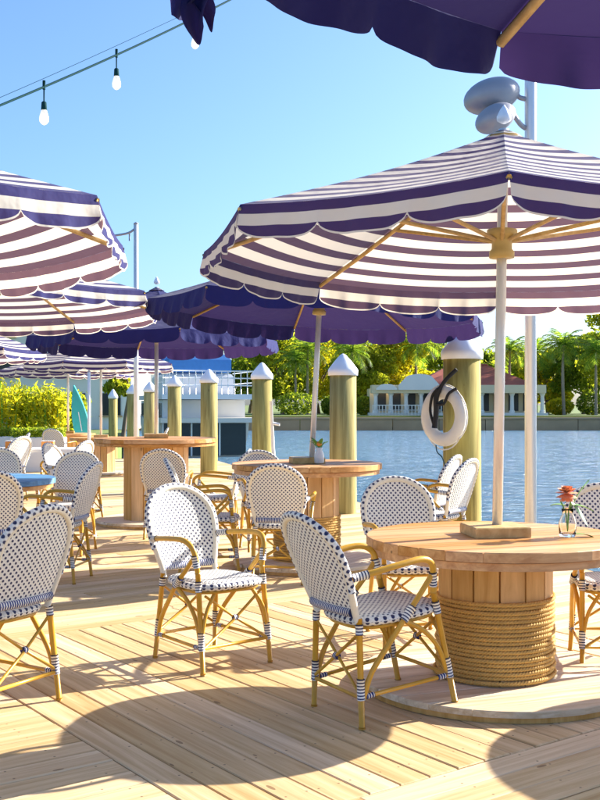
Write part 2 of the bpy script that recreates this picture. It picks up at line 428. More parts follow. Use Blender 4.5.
deck_poly_edges = [(1, 0.26, 4.70), (-1, 0, 9.6), (0, 1, 27.2), (0, -1, 1.6)]
big = [(-60, -60), (60, -60), (60, 60), (-60, 60)]
def clip_deck(poly, m=0.0):
    for nx, ny, d in deck_poly_edges:
        poly = clip(poly, nx, ny, d - m)
        if len(poly) < 3: return []
    return poly
mb = MB(); prism(mb, clip_deck(big, 0.02), -0.24, -0.046)
deck = tag(mb.build('deck', 'joist', smooth=False), kind='structure')
DANG = math.radians(-54)
U = Vector((math.cos(DANG), math.sin(DANG))); Vv = Vector((-U.y, U.x))
PW, GAP = 0.146, 0.006
u0, u1, v0, v1 = -6.05, -2.88, 1.82, 5.05
planks = []                                    # (poly in world xy, angle, centre)
def add_plank(ua, ub, va, vb, ang):
    poly = [U * a + Vv * b for a, b in ((ua, va), (ub, va), (ub, vb), (ua, vb))]
    poly = [(p.x, p.y) for p in poly]
    poly = clip_deck(poly)
    if len(poly) < 3: return
    ar = 0.5 * abs(sum(poly[i][0] * poly[(i + 1) % len(poly)][1] - poly[(i + 1) % len(poly)][0] * poly[i][1] for i in range(len(poly))))
    if ar < 0.02: return
    c = U * ((ua + ub) / 2) + Vv * ((va + vb) / 2)
    planks.append((poly, ang, (c.x, c.y)))
v = v0
while v < v1 - 0.05:
    ve = min(v + PW, v1)
    add_plank(u0 + GAP / 2, u1 - GAP / 2, v + GAP / 2, ve - GAP / 2, DANG); v += PW
step = (u1 - u0) / round((u1 - u0) / PW)
row = -160
while u0 + row * step < 4:
    ua = u0 + row * step; ub = ua + step; row += 1
    inside = ua > u0 - 0.01 and ub < u1 + 0.01
    segs = [(-14, v0), (v1, 18)] if inside else [(-14, 18)]
    for (sa, sb) in segs:
        c = sb if sb == v0 else sa
        x = v0 if sb == v0 else (v1 if sa == v1 else v0 + random.uniform(-3, 0))
        if sb == v0:
            while x > sa:
                L = random.choice((2.4, 3.05, 3.66)); add_plank(ua + GAP / 2, ub - GAP / 2, max(x - L, sa) + 0.002, x - 0.002, DANG + PI / 2); x -= L
        else:
            y = x
            while y < sb:
                L = random.choice((2.4, 3.05, 3.66)); add_plank(ua + GAP / 2, ub - GAP / 2, y + 0.002, min(y + L, sb) - 0.002, DANG + PI / 2); y += L
            y = x
            while not inside and y > sa:
                L = random.choice((2.4, 3.05, 3.66)); add_plank(ua + GAP / 2, ub - GAP / 2, y - L + 0.002, y - 0.002, DANG + PI / 2); y -= L
def vis(p):
    x, y = p[2]; best = 1e9
    for q in p[0] + [p[2]]:
        if q[1] > 2.6 and abs(q[0]) < 0.29 * q[1] + 0.1: best = min(best, q[1])
    return best + (0 if best < 1e8 else math.hypot(x, y - 4))
planks.sort(key=vis)
rest = MB()
for i, (poly, ang, c) in enumerate(planks):
    ca, sa = math.cos(-ang), math.sin(-ang)
    if i < 290:
        lp = [((x - c[0]) * ca - (y - c[1]) * sa, (x - c[0]) * sa + (y - c[1]) * ca) for x, y in poly]
        mb = MB(); prism(mb, lp, -0.044, 0.0, 0.004)
        mb.build('plank', 'deck_wood', deck, smooth=False, loc=(c[0], c[1], random.uniform(-0.0015, 0.0015)), rot=(0, 0, ang))
    else:
        a2 = -(DANG + PI / 2); ca, sa = math.cos(a2), math.sin(a2)
        prism(rest, [(x * ca - y * sa, x * sa + y * ca) for x, y in poly], -0.044, random.uniform(-0.0015, 0.0015), 0.004)
tag(rest.build('planking', 'deck_wood', deck, smooth=False, rot=(0, 0, DANG + PI / 2)), kind='stuff')
mb = MB()
ed = Vector((-0.26, 1)).normalized()
box(mb, (0, 0, 0), (29.4, 0.045, 0.26)); mb.build('fascia_board', 'deck_wood', deck, smooth=False, loc=(4.735 - 0.26 * 12.8, 12.8, -0.14), rot=(0, 0, math.atan2(ed.y, ed.x)))

# ---------------------------------------------------------------- pilings
def piling(px, d, rad, label, top=None):
    x = (px - 300) / FPX * d; t = top
    p = thing('piling', label, 'piling', (x, d, WZ), random.uniform(0, 6), 'pilings along the deck edge')
    H = t - WZ; mb = MB(); prof = []
    lathe(mb, [(rad * 1.02, -0.5), (rad * 1.02, 0), (rad, H * 0.5), (rad * 0.98, H)], 20)
    for i, q in enumerate(mb.v):
        a = math.atan2(q[1], q[0]); k = 1 + 0.012 * math.sin(5 * a + q[2] * 3)
        mb.v[i] = (q[0] * k, q[1] * k, q[2])
    mb.build('post', 'piling_wood', p)
    mb = MB(); R = rad * 1.1
    lathe(mb, [(R * 0.9, H - 0.02), (R, H - 0.02), (R * 1.01, H + 0.045), (R * 0.97, H + 0.065), (R * 0.55, H + 0.17), (R * 0.2, H + 0.245), (0.01, H + 0.262)], 20)
    mb.build('cap', 'cap_white', p)
for a in ((462, 9.85, 0.178, 'weathered wooden piling with white cap carrying the life ring', 1.84),
          (343, 13.5, 0.175, 'wooden piling with white cap against the water, right of middle table', 1.79),
          (262, 17.5, 0.17, 'wooden piling with white cap in front of the white yacht stern', 1.84),
          (209, 21.3, 0.175, 'wooden piling with white cap before the dark yacht windows', 1.86),
          (174.5, 26.5, 0.175, 'piling with white cap just right of the left navy umbrella pole', 1.88),
          (150, 27.6, 0.17, 'thin distant piling with white cap behind the left navy umbrella pole', 1.75),
          (133, 29.5, 0.17, 'distant piling with white cap left of the light pole', 1.72),
          (113, 31, 0.13, 'leftmost and farthest piling with white cap', 1.6)):
    piling(*a)

# ---------------------------------------------------------------- far bank: building, trees
def house():
    d = 97.0; k = d / FPX
    X = lambda px: (px - 300) * k
    Z = lambda py: CAM_H - (py - HOR) * k
    b = thing('pavilion', 'cream waterfront pavilion with red roof and columns on far bank', 'building', (0, d, 0.42))
    def P(name, m, fn, par=b):
        mb = MB(); fn(mb); return mb.build(name, m, par, smooth=False)
    zb = 0.0
    def zz(py): return Z(py) - 0.42
    # back wall volumes
    P('wall', 'cream_wall', lambda mb: box(mb, ((X(372) + X(545)) / 2, 5.2, zz(388) / 2), (X(545) - X(372), 4.0, zz(388))))
    P('plinth', 'white_wall', lambda mb: box(mb, ((X(370) + X(548)) / 2, 1.6, 0.12), (X(548) - X(370), 3.4, 0.24)))
    P('entablature', 'cream_wall', lambda mb: box(mb, ((X(372) + X(546)) / 2, 1.2, zz(389)), (X(546) - X(372), 2.6, 0.75)))
    for i in range(12):
        px = 376 + i * 15.2
        def colm(mb): lathe(mb, [(0.26, 0.24), (0.26, 0.42), (0.19, 0.5), (0.17, zz(396)), (0.27, zz(394)), (0.27, zz(392))], 12, (X(px), 0.35, 0))
        P('column', 'white_wall', colm)
    for i in range(11):
        px = 383.6 + i * 15.2
        w = P('window', 'dark_opening', lambda mb: box(mb, (X(px), 3.17, 1.35), (0.95, 0.08, 1.9)))
        P('frame', 'white_wall', lambda mb: box(mb, (X(px), 3.12, 2.36), (1.15, 0.1, 0.12)), w)
    # curved white parapets
    for (pa, pb, pt) in ((398, 440, 374), (376, 397, 384)):
        def par(mb):
            n = 24; pts = [(X(pa), zz(390))]
            for i in range(n + 1):
                t = i / n; s = math.sin(PI * t); e = min(1, s * 1.6)
                pts.append((X(pa) + (X(pb) - X(pa)) * t, zz(390) + (zz(pt) - zz(390)) * (0.25 + 0.75 * e ** 0.8 * (0.55 + 0.45 * s))))
            pts.append((X(pb), zz(390)))
            m = len(pts); vsq = [(p[0], -0.35, p[1]) for p in pts] + [(p[0], 0.1, p[1]) for p in pts]
            mb.add(vsq, [list(range(m)), [m + i for i in range(m)][::-1]] + [[i, m + i, m + (i + 1) % m, (i + 1) % m] for i in range(m)])
        P('parapet', 'white_wall', par)
    def roof(mb):
        xa, xb = X(412), X(543); za = zz(387); zt = zz(363); ya, yb = 0.6, 10.0; rx = 4.2
        mb.add([(xa, ya, za), (xb, ya, za), (xb, yb, za), (xa, yb, za), (xa + rx, 5.3, zt), (xb - rx, 5.3, zt)],
               [[0, 1, 5, 4], [1, 2, 5], [2, 3, 4, 5], [3, 0, 4], [3, 2, 1, 0]])
    rf = P('roof', 'red_roof', roof)
    def ridge(mb): tube(mb, [(X(412) + 4.2, 5.3, zz(363)), (X(543) - 4.2, 5.3, zz(363))], 0.15, 6)
    P('ridge_tile', 'red_roof', ridge, rf)
    def rail(mb):
        box(mb, ((X(372) + X(440)) / 2, -0.9, 0.95), (X(440) - X(372), 0.06, 0.08))
        box(mb, ((X(372) + X(440)) / 2, -0.9, 0.5), (X(440) - X(372), 0.05, 0.06))
        for i in range(22): box(mb, (X(372) + i * (X(440) - X(372)) / 21, -0.9, 0.48), (0.07, 0.05, 0.96))
    P('railing', 'white_wall', rail)
house()

def leaves(mb, pts, size, jit=0.5, aspect=0.5, droop=0.0):
    n = len(pts); a = rng.normal(size=(n, 3)); a[:, 2] -= droop; a /= np.linalg.norm(a, axis=1)[:, None]
    b = rng.normal(size=(n, 3)); b -= a * (a * b).sum(1)[:, None]; b /= np.linalg.norm(b, axis=1)[:, None]
    s = size * (1 + jit * rng.uniform(-1, 1, n))[:, None]
    p = np.asarray(pts); A = a * s; B = b * s * aspect; Cn = np.cross(a, b) * s * 0.18
    q = np.stack([p - A * 0.5, p + B * 0.5 + Cn, p + A * 0.5, p - B * 0.5 + Cn], 1).reshape(-1, 3)
    o = len(mb.v); mb.v += q.tolist()
    mb.f += [[o + 4 * i, o + 4 * i + 1, o + 4 * i + 2, o + 4 * i + 3] for i in range(n)]
    mb.uv += [[(0, 0)] * 4] * n; mb.m += [0] * n
def tree(name, label, base, H, spread, nleaf, lsize, m, group=None, trunk_frac=0.35, clumps=16):
    t = thing(name, label, 'tree', base, 0, group)
    mb = MB(); x = random.uniform(-.3, .3)
    top = (x, 0, H * 0.6)
    tube(mb, spline([(0, 0, -0.1), (x * 0.5, 0.1, H * trunk_frac * 0.6), (x, 0, H * trunk_frac), (x * 1.2, 0, H * 0.62)], 4), [0.03 * H * (1 - 0.055 * i) for i in range(13)], 8)
    cl = []
    for i in range(clumps):
        a = random.uniform(0, 2 * PI); rr = spread * math.sqrt(random.random()) * 0.75; zc = H * random.uniform(trunk_frac + 0.08, 0.88)
        rr *= 1.0 - 0.55 * max(0, (zc / H - 0.62)) / 0.3
        cl.append((rr * math.cos(a), rr * math.sin(a), zc))
    for c in cl[:9]:
        tube(mb, spline([(x, 0, H * trunk_frac * random.uniform(0.8, 1.3)), (x + c[0] * 0.5, c[1] * 0.5, (c[2] + H * trunk_frac) * 0.52), c], 4), [0.012 * H * (1 - 0.09 * i) for i in range(9)], 5)
    mb.build('trunk', 'bark', t)
    mb = MB(); per = nleaf // clumps
    for c in cl:
        r = spread * random.uniform(0.26, 0.46)
        d = rng.normal(size=(per, 3)); d /= np.linalg.norm(d, axis=1)[:, None]
        p = d * (r * rng.uniform(0.25, 1.0, per) ** 0.5)[:, None] * np.array([1, 1, 0.7]) + np.array(c)
        leaves(mb, p, lsize)
    mb.build('crown', m, t, smooth=False)
    return t
def palm_mesh(H, L, nf, nl=22):
    tr = MB(); tube(tr, spline([(0, 0, -0.1), (0.1 * H * 0.2, 0, H * 0.4), (0.02 * H, 0, H * 0.75), (0, 0, H)], 5), [0.022 * H * (1.15 - 0.03 * i) for i in range(16)], 8)
    cr = MB()
    for i in range(nf):
        a = i * 2.39996 + random.uniform(-.2, .2); e = math.radians(75 - 105 * (i / nf)); l = L * random.uniform(0.8, 1.1)
        d = Vector((math.cos(a), math.sin(a), 0)); p = Vector((0, 0, H)); pts = [p.copy()]
        for s in range(8):
            el = e - (s / 7) ** 1.4 * math.radians(75)
            p = p + (d * math.cos(el) + Vector((0, 0, math.sin(el)))) * (l / 8); pts.append(p.copy())
        tube(cr, pts, [0.03 * (1 - 0.1 * k) for k in range(9)], 4)
        side = Vector((-d.y, d.x, 0))
        for s in range(nl):
            t = 0.12 + 0.88 * s / nl; f = t * 8; k = min(int(f), 7); q = pts[k].lerp(pts[k + 1], f - k); tg = (pts[k + 1] - pts[k]).normalized()
            ll = l * 0.34 * math.sin(PI * (0.15 + 0.8 * t)) + 0.08
            for sg in (-1, 1):
                e2 = q + side * (sg * ll * 0.75) + tg * (ll * 0.55) - Vector((0, 0, ll * random.uniform(0.2, 0.55)))
                w = tg * (0.035 * L * 0.5)
                cr.add([q - w, q + w, e2], [[0, 1, 2]])
    return tr.mesh('palm_trunk', 'palm_bark'), cr.mesh('palm_crown', 'leaf_palm', False)
palms = [palm_mesh(7.0, 2.9, 26), palm_mesh(6.0, 2.6, 24)]
def palm(px, d, pt, which, label, gz=0.42):
    x = (px - 300) / FPX * d; H = CAM_H - (pt - HOR) / FPX * d - gz
    t = thing('palm_tree', label, 'palm tree', (x, d, gz), random.uniform(0, 6), 'palms on the far bank')
    s = H / (7.0, 6.0)[which]
    for nm, me in zip(('trunk', 'crown'), palms[which]):
        o = link(nm, me, t); o.scale = (max(s, 0.9), max(s, 0.9), s)
far_trees = [  # px, d, top py, half width px, material, leaves, label
    (283, 108, 322, 34, 'leaf_bright', 'yellow green spreading tree on far bank left of middle umbrella pole'),
    (318, 118, 318, 40, 'leaf_gold', 'golden green tree on far bank just behind the middle umbrella pole'),
    (362, 112, 326, 34, 'leaf_bright', 'bushy bright tree on far bank right of the second piling'),
    (398, 116, 318, 36, 'leaf_gold', 'golden leafy tree on far bank left of the red roof'),
    (432, 124, 326, 36, 'leaf_green', 'green tree standing behind the ring piling'),
    (482, 122, 348, 30, 'leaf_green', 'green tree rising behind the red pavilion roof'),
    (520, 128, 345, 26, 'leaf_bright', 'lower yellow green tree right of the pale light pole'),
    (548, 116, 348, 26, 'leaf_gold', 'golden tree beside the palm right of the light pole'),
    (584, 112, 318, 36, 'leaf_green', 'tall dark green tree at right edge of far bank'),
    (618, 104, 298, 40, 'leaf_bright', 'tallest bright tree cut by the right picture edge'),
    (250, 122, 335, 36, 'leaf_green', 'green tree on far bank hidden partly by the yacht'),
    (340, 140, 330, 40, 'leaf_green', 'distant green tree seen above the second piling cap'),
    (660, 118, 320, 40, 'leaf_green', 'green tree beyond the right picture edge'),
]
for i, (px, d, pt, hw, m, lab) in enumerate(far_trees):
    H = CAM_H - (pt - HOR) / FPX * d - 0.42; x = (px - 300) / FPX * d
    tree('broadleaf_tree', lab, (x, d, 0.42), H, hw / FPX * d * 1.15, 7000, 0.46, m, 'trees on the far bank', 0.16, 26)
# hedge mass that closes the far bank under the crowns
for px, pt, hw, m, lab in ((296, 392, 22, 'leaf_green', 'low clipped shrub on far bank left of middle umbrella pole'), (330, 396, 9, 'leaf_green', 'round dark shrub on far bank beside second piling'), (364, 396, 10, 'leaf_bright', 'round shrub on far bank left of the pavilion'),
                           (560, 398, 14, 'leaf_gold', 'golden shrub on lawn beneath the right palm'), (592, 392, 16, 'leaf_green', 'dark shrub on the lawn at the right edge')):
    d = 101; s = thing('shrub', lab, 'shrub', ((px - 300) / FPX * d, d, 0.42), 0, 'shrubs on the far bank')
    H = CAM_H - (pt - HOR) / FPX * d - 0.42; r = hw / FPX * d
    mb = MB(); q = rng.normal(size=(1500, 3)); q /= np.linalg.norm(q, axis=1)[:, None]; q *= rng.uniform(0.4, 1, 1500)[:, None] ** 0.4
    leaves(mb, q * np.array([r, r * 0.8, H * 0.5]) + np.array([0, 0, H * 0.5]), 0.28); mb.build('foliage', m, s, smooth=False)
    mb = MB(); tube(mb, [(0, 0, -.1), (0, 0, H * 0.6)], [0.08, 0.03], 6); mb.build('stem', 'bark', s)
for a in ((308, 104, 350, 0, 'arching palm left of the middle umbrella pole on far bank'), (296, 103, 362, 1, 'small palm in front of the trees left of middle umbrella pole'),
          (510, 102, 350, 0, 'palm standing between the two pale poles'), (564, 100, 345, 0, 'slim palm with grey trunk right of the light pole'),
          (596, 99, 352, 1, 'palm with drooping fronds at right picture edge'), (536, 110, 352, 1, 'smaller palm just right of the light pole'),
          (352, 106, 352, 1, 'palm behind the second piling'), (417, 112, 345, 1, 'palm behind the pavilion parapet')):
    palm(*a)

# ---------------------------------------------------------------- left background: shrubs, apartment house, yacht
ap = thing('apartment_building', 'pale apartment block beyond the shrubs at far left', 'building', (-17.5, 62, -0.06))
mb = MB(); box(mb, (0, 4, 3.6), (15, 8, 7.2)); mb.build('wall', 'white_wall', ap, smooth=False)
mb = MB(); box(mb, (0, 4, 7.35), (15.6, 8.6, 0.3)); mb.build('roof', 'concrete', ap, smooth=False)
for r in range(3):
    for c in range(7):
        mb = MB(); box(mb, (-6.3 + c * 2.1, -0.03, 1.5 + r * 2.35), (1.15, 0.1, 1.3)); w = mb.build('window', 'glass_dark', ap, smooth=False)
        mb = MB(); box(mb, (-6.3 + c * 2.1, -0.08, 0.78 + r * 2.35), (1.35, 0.22, 0.1)); mb.build('sill', 'concrete', w, smooth=False)
for i, (px, d, pt, hw, m, lab) in enumerate(((4, 33, 384, 26, 'leaf_gold', 'yellow bamboo shrub at the left picture edge'), (28, 34, 388, 22, 'leaf_bright', 'dense green shrub second from the left edge'),
                          (50, 33, 392, 18, 'leaf_gold', 'yellow green shrub left of the far umbrella pole'), (68, 35, 396, 16, 'leaf_bright', 'green shrub behind the far umbrella pole'), (-30, 34, 384, 26, 'leaf_green', 'green shrub beyond the left picture edge'))):
    H = CAM_H - (pt - HOR) / FPX * d + 0.06; r = hw / FPX * d
    s = thing('bamboo_shrub', lab, 'shrub', ((px - 300) / FPX * d, d, -0.06), 0, 'shrubs behind the far tables')
    mb = MB(); st = MB(); n = 26; pool = []
    for k in range(n):
        a = random.uniform(0, 2 * PI); b = r * math.sqrt(random.random()) * 0.5; hx = H * random.uniform(0.75, 1.08); lean = random.uniform(0.2, 0.6) * r
        p0 = Vector((b * math.cos(a), b * math.sin(a), 0)); p2 = p0 + Vector((lean * math.cos(a), lean * math.sin(a), hx)); p1 = p0.lerp(p2, 0.5) + Vector((0, 0, hx * 0.1))
        ln = spline([p0, p1, p2], 6); tube(st, ln, 0.016, 4)
        for q in range(90):
            t = random.uniform(0.12, 1); pt_ = ln[int(t * (len(ln) - 1))]
            leaves_pts = [(pt_.x + random.gauss(0, .14), pt_.y + random.gauss(0, .14), pt_.z + random.gauss(0, .1))]
            pool += leaves_pts
    leaves(mb, pool, 0.22, 0.4, 0.28, 0.5)
    mb.build('foliage', m, s, smooth=False); st.build('stems', 'stem_green', s)
tree('broadleaf_tree', 'small round topped tree left of the light pole', (at(122, 430, 40).x, 40, -0.06), CAM_H + 45 / FPX * 40 + 0.06, 0.75, 3000, 0.2, 'leaf_bright', 'trees on the left bank', 0.5, 12)

def yacht():
    d = 44.0; y = thing('motor_yacht', 'white motor yacht with dark saloon windows and blue canvas behind pilings', 'boat', (-4.0, d, WZ), math.radians(106)); y.scale = (1, 1, 1.2)
    # local +x is the bow
    def hullpts(s, z):          # half breadth at station s (0 stern .. 1 bow)
        return 1.9 * (1 - max(0, (s - 0.45) / 0.55) ** 2.2) * (0.84 + 0.16 * min(1, (z + 0.3) / 1.3))
    mb = MB(); ns, L = 16, 12.0; zs = (-0.3, 0.3, 0.9, 1.25)
    vsq = []; fs = []
    for i in range(ns + 1):
        s = i / ns
        for sg in (-1, 1):
            for z in zs:
                vsq.append((s * L + 0.5 * s * z * 0.4, sg * max(0.02, hullpts(s, z)), z + 0.45 * s * s * (z > 0.8)))
    nz = len(zs)
    for i in range(ns):
        for sgi in range(2):
            for k in range(nz - 1):
                a = i * 2 * nz + sgi * nz + k; b = a + 2 * nz
                f = [a, b, b + 1, a + 1]; fs.append(f if sgi == 0 else f[::-1])
        a = i * 2 * nz + nz - 1; b = a + 2 * nz; fs.append([a, b, b + nz, a + nz])
    fs.append([k for k in range(nz)] + [nz + k for k in range(nz)][::-1])
    mb.add(vsq, fs); mb.build('hull', 'boat_cream', y, smooth=False)
    mb = MB(); prism(mb, [(0.1, -1.75), (7.6, -1.7), (9.0, -0.9), (9.0, 0.9), (7.6, 1.7), (0.1, 1.75)], 1.26, 2.0); sal = mb.build('saloon', 'boat_white', y, smooth=False)
    for sg in (-1, 1):
        for i in range(5):
            mb = MB(); box(mb, (1.1 + i * 1.35, sg * 1.73, 1.62), (1.2, 0.06, 0.55)); mb.build('window', 'glass_dark', sal, smooth=False)
    for i, yy in enumerate((-1.0, 0, 1.0)):
        mb = MB(); box(mb, (-0.03, yy * 1.2, 0.62), (0.1, 1.1, 1.12)); dr = mb.build('stern_window', 'glass_dark', y, smooth=False)
        mb = MB(); box(mb, (-0.07, yy * 1.2 + 0.59, 0.62), (0.12, 0.07, 1.16)); mb.build('mullion', 'boat_white', dr, smooth=False)
    mb = MB(); box(mb, (-0.5, 0, 1.3), (1.6, 4.1, 0.16)); mb.build('stern_deck', 'boat_cream', y, smooth=False)
    mb = MB(); prism(mb, [(-0.9, -1.95), (8.3, -1.8), (9.3, 0), (8.3, 1.8), (-0.9, 1.95)], 2.02, 2.2); mb.build('upper_deck', 'boat_white', y, smooth=False)
    mb = MB(); prism(mb, [(1.2, -1.5), (5.2, -1.5), (6.4, 0), (5.2, 1.5), (1.2, 1.5)], 2.22, 2.95, 0.1); mb.build('flybridge', 'boat_white', y, smooth=False)
    mb = MB()
    for k in range(15):
        t = k / 14; tube(mb, [(-0.85 + 0.0 * t, -1.9 + 3.8 * t, 2.2), (-0.85, -1.9 + 3.8 * t, 3.0)], 0.018, 5)
    for z in (2.5, 2.75, 3.0): tube(mb, [(-0.85, -1.9, z), (-0.85, 1.9, z)], 0.02, 5)
    for sg in (-1, 1):
        for z in (2.6, 3.0): tube(mb, [(-0.85, sg * 1.9, z), (3.0, sg * 1.85, z)], 0.02, 5)
    mb.build('railing', 'aluminium', y)
    for (a, b, c, dd) in ((1.0, 2.6, -1.35, 1.35), (3.2, 5.0, -1.3, 1.3)):
        mb = MB(); prism(mb, [(a, c), (b, c), (b, dd), (a, dd)], 3.0, 3.65, 0.2); mb.build('canvas_cover', 'canvas_blue', y, smooth=False)
    mb = MB()
    for sx in (1.1, 4.9):
        for sy in (-1.2, 1.2): tube(mb, [(sx, sy, 2.9), (sx, sy, 3.5)], 0.03, 6)
    tube(mb, [(2.9, 0, 3.1), (2.9, 0, 5.2)], 0.05, 8); mb.build('mast', 'aluminium', y)
yacht()

# ---------------------------------------------------------------- cable spool tables
def disc_boards(root, name, r, z0, z1, m, bw=0.135, jag=0.0):
    n = max(3, round(2 * r / bw)); w = 2 * r / n
    for i in range(n):
        a = -r + i * w + 0.0015; b = -r + (i + 1) * w - 0.0015
        pts = []
        k = 10
        ya = max(-r + 1e-4, a); yb = min(r - 1e-4, b)
        ex = random.uniform(-jag, jag)
        right = [(math.sqrt(max(0, r * r - yy * yy)) + ex, yy) for yy in [ya + (yb - ya) * j / k for j in range(k + 1)]]
        lft = [(-math.sqrt(max(0, r * r - yy * yy)) - ex, yy) for yy in [yb + (ya - yb) * j / k for j in range(k + 1)]]
        poly = right + lft
        cl = []
        for p in poly:
            if not cl or (Vector(p) - Vector(cl[-1])).length > 0.004: cl.append(p)
        mb = MB(); prism(mb, cl, z0, z1 + random.uniform(-0.001, 0.001), 0.004)
        mb.build(name, m, root, smooth=False)
def rope_mesh():
    mb = MB(); R = 0.283; pitch = 0.0205; turns = 19; spt = 150; tw = 0.05
    K = spt * turns
    s = np.arange(K + 1); ang = 2 * PI * s / spt; z = 0.061 + pitch * s / spt
    z = np.maximum(z, 0.061); L = R * ang
    er = np.stack([np.cos(ang), np.sin(ang), 0 * ang], 1); ez = np.array([0, 0, 1.0])
    Rr = R + 0.02 * np.clip(1 - s / (spt * 1.3), 0, 1) ** 1.0 + 0.004 * np.sin(ang * 0.37 + 1)
    ctr = er * Rr[:, None]; ctr[:, 2] = z
    n = 5
    for st in range(3):
        ph = 2 * PI * L / tw + st * 2 * PI / 3
        c = ctr + er * (0.0056 * np.cos(ph))[:, None] + ez * (0.0056 * np.sin(ph))[:, None]
        o = len(mb.v); vs = []
        for j in range(n):
            a = 2 * PI * j / n
            vs.append(c + er * (0.0064 * math.cos(a)) + ez * (0.0064 * math.sin(a)))
        V_ = np.stack(vs, 1).reshape(-1, 3); mb.v += V_.tolist()
        fs = [[o + i * n + j, o + i * n + (j + 1) % n, o + (i + 1) * n + (j + 1) % n, o + (i + 1) * n + j] for i in range(K) for j in range(n)]
        mb.f += fs; mb.uv += [[(0, 0)] * 4] * len(fs); mb.m += [0] * len(fs)
    return mb.mesh('rope_wrap', 'rope')
ROPE = rope_mesh()
def spool_table(label, x, y, H, r, rb, top_m='table_wood', rz=0.6, rd=0.262, rope=True, block=True, edge_m=None):
    t = thing('spool_table', label, 'table', (x, y, 0), rz, 'cable spool tables')
    disc_boards(t, 'base_board', rb, 0.028, 0.056, 'weathered_wood', 0.15, 0.006)
    mb = MB(); lathe(mb, [(rb * 0.985, 0.002), (rb * 0.985, 0.0265)], 56); mb.build('base_ring', 'stave_wood', t, smooth=False)
    disc_boards(t, 'top_board', r, H - 0.045, H, top_m, 0.12)
    mb = MB(); lathe(mb, [(r * 0.97, H - 0.085), (r * 0.97, H - 0.05)], 48); mb.build('top_backing', edge_m or 'table_wood', t, smooth=False)
    n = 14
    for i in range(n):
        a = 2 * PI * i / n; w = 2 * rd * math.tan(PI / n) - 0.004
        mb = MB(); box(mb, (0, 0, 0), (0.03, w, H - 0.14)); mb.build('stave', 'stave_wood', t, smooth=False, loc=(rd * math.cos(a), rd * math.sin(a), (H - 0.085 + 0.053) / 2 ), rot=(0, 0, a))
    if rope:
        o = link('rope_wrap', ROPE, t); o.scale = ((rd + 0.022) / 0.283 * 1.0, (rd + 0.022) / 0.283, (1 if H < 0.8 else H * 0.5 / 0.44)); o.location.z = 0 if H < 0.8 else -0.02
    if block:
        mb = MB()
        prism(mb, [(-0.14, -0.13), (0.14, -0.13), (0.14, 0.13), (-0.14, 0.13)], H + 0.002, H + 0.052, 0.005)
        mb.build('mounting_block', 'rib_wood', t, smooth=False, rot=(0, 0, 0.15 - rz))
    return t
T1 = (0.972, 5.22); T2 = (0.06, 9.1); T3 = (-1.70, 12.35); T4 = (-2.86, 9.3); T5 = (-2.17, 4.70); T6 = (2.74, 4.78); T0 = (1.02, 0.8)
spool_table('nearest round spool table with rope wrapped drum and orange flower', *T1, 0.74, 0.64, 0.68, rz=0.35)
spool_table('round spool table in the middle beneath the plain navy umbrella', *T2, 0.885, 0.652, 0.64, rz=0.9)
spool_table('tall round spool table beneath the left navy umbrella', *T3, 1.0, 0.72, 0.70, rz=0.2, rd=0.36, rope=False)
spool_table('round spool table with blue painted top at left edge', *T4, 0.74, 0.67, 0.6, top_m='blue_wood', rz=0.5)
spool_table('round spool table under the near striped umbrella beyond the left edge', *T5, 0.74, 0.6, 0.36, rz=0.5)
spool_table('round spool table beyond the right picture edge', *T6, 0.74, 0.67, 0.67, rz=1.1, block=False)
spool_table('round spool table under the overhead navy umbrella, outside the lower right picture edge', *T0, 0.74, 0.6, 0.6, rz=0.2)
FT = [((68 - 300) / FPX * 24, 24.0), ((101 - 300) / FPX * 21, 21.0), (-5.5, 16.2)]
spool_table('distant round table at the foot of the far striped umbrella pole', *FT[0], 0.74, 0.62, 0.6, rope=False)
spool_table('distant round table between the two far white poles', *FT[1], 0.74, 0.62, 0.6, rope=False)
spool_table('distant round table under the striped umbrella at far left', *FT[2], 0.74, 0.62, 0.6, rope=False)

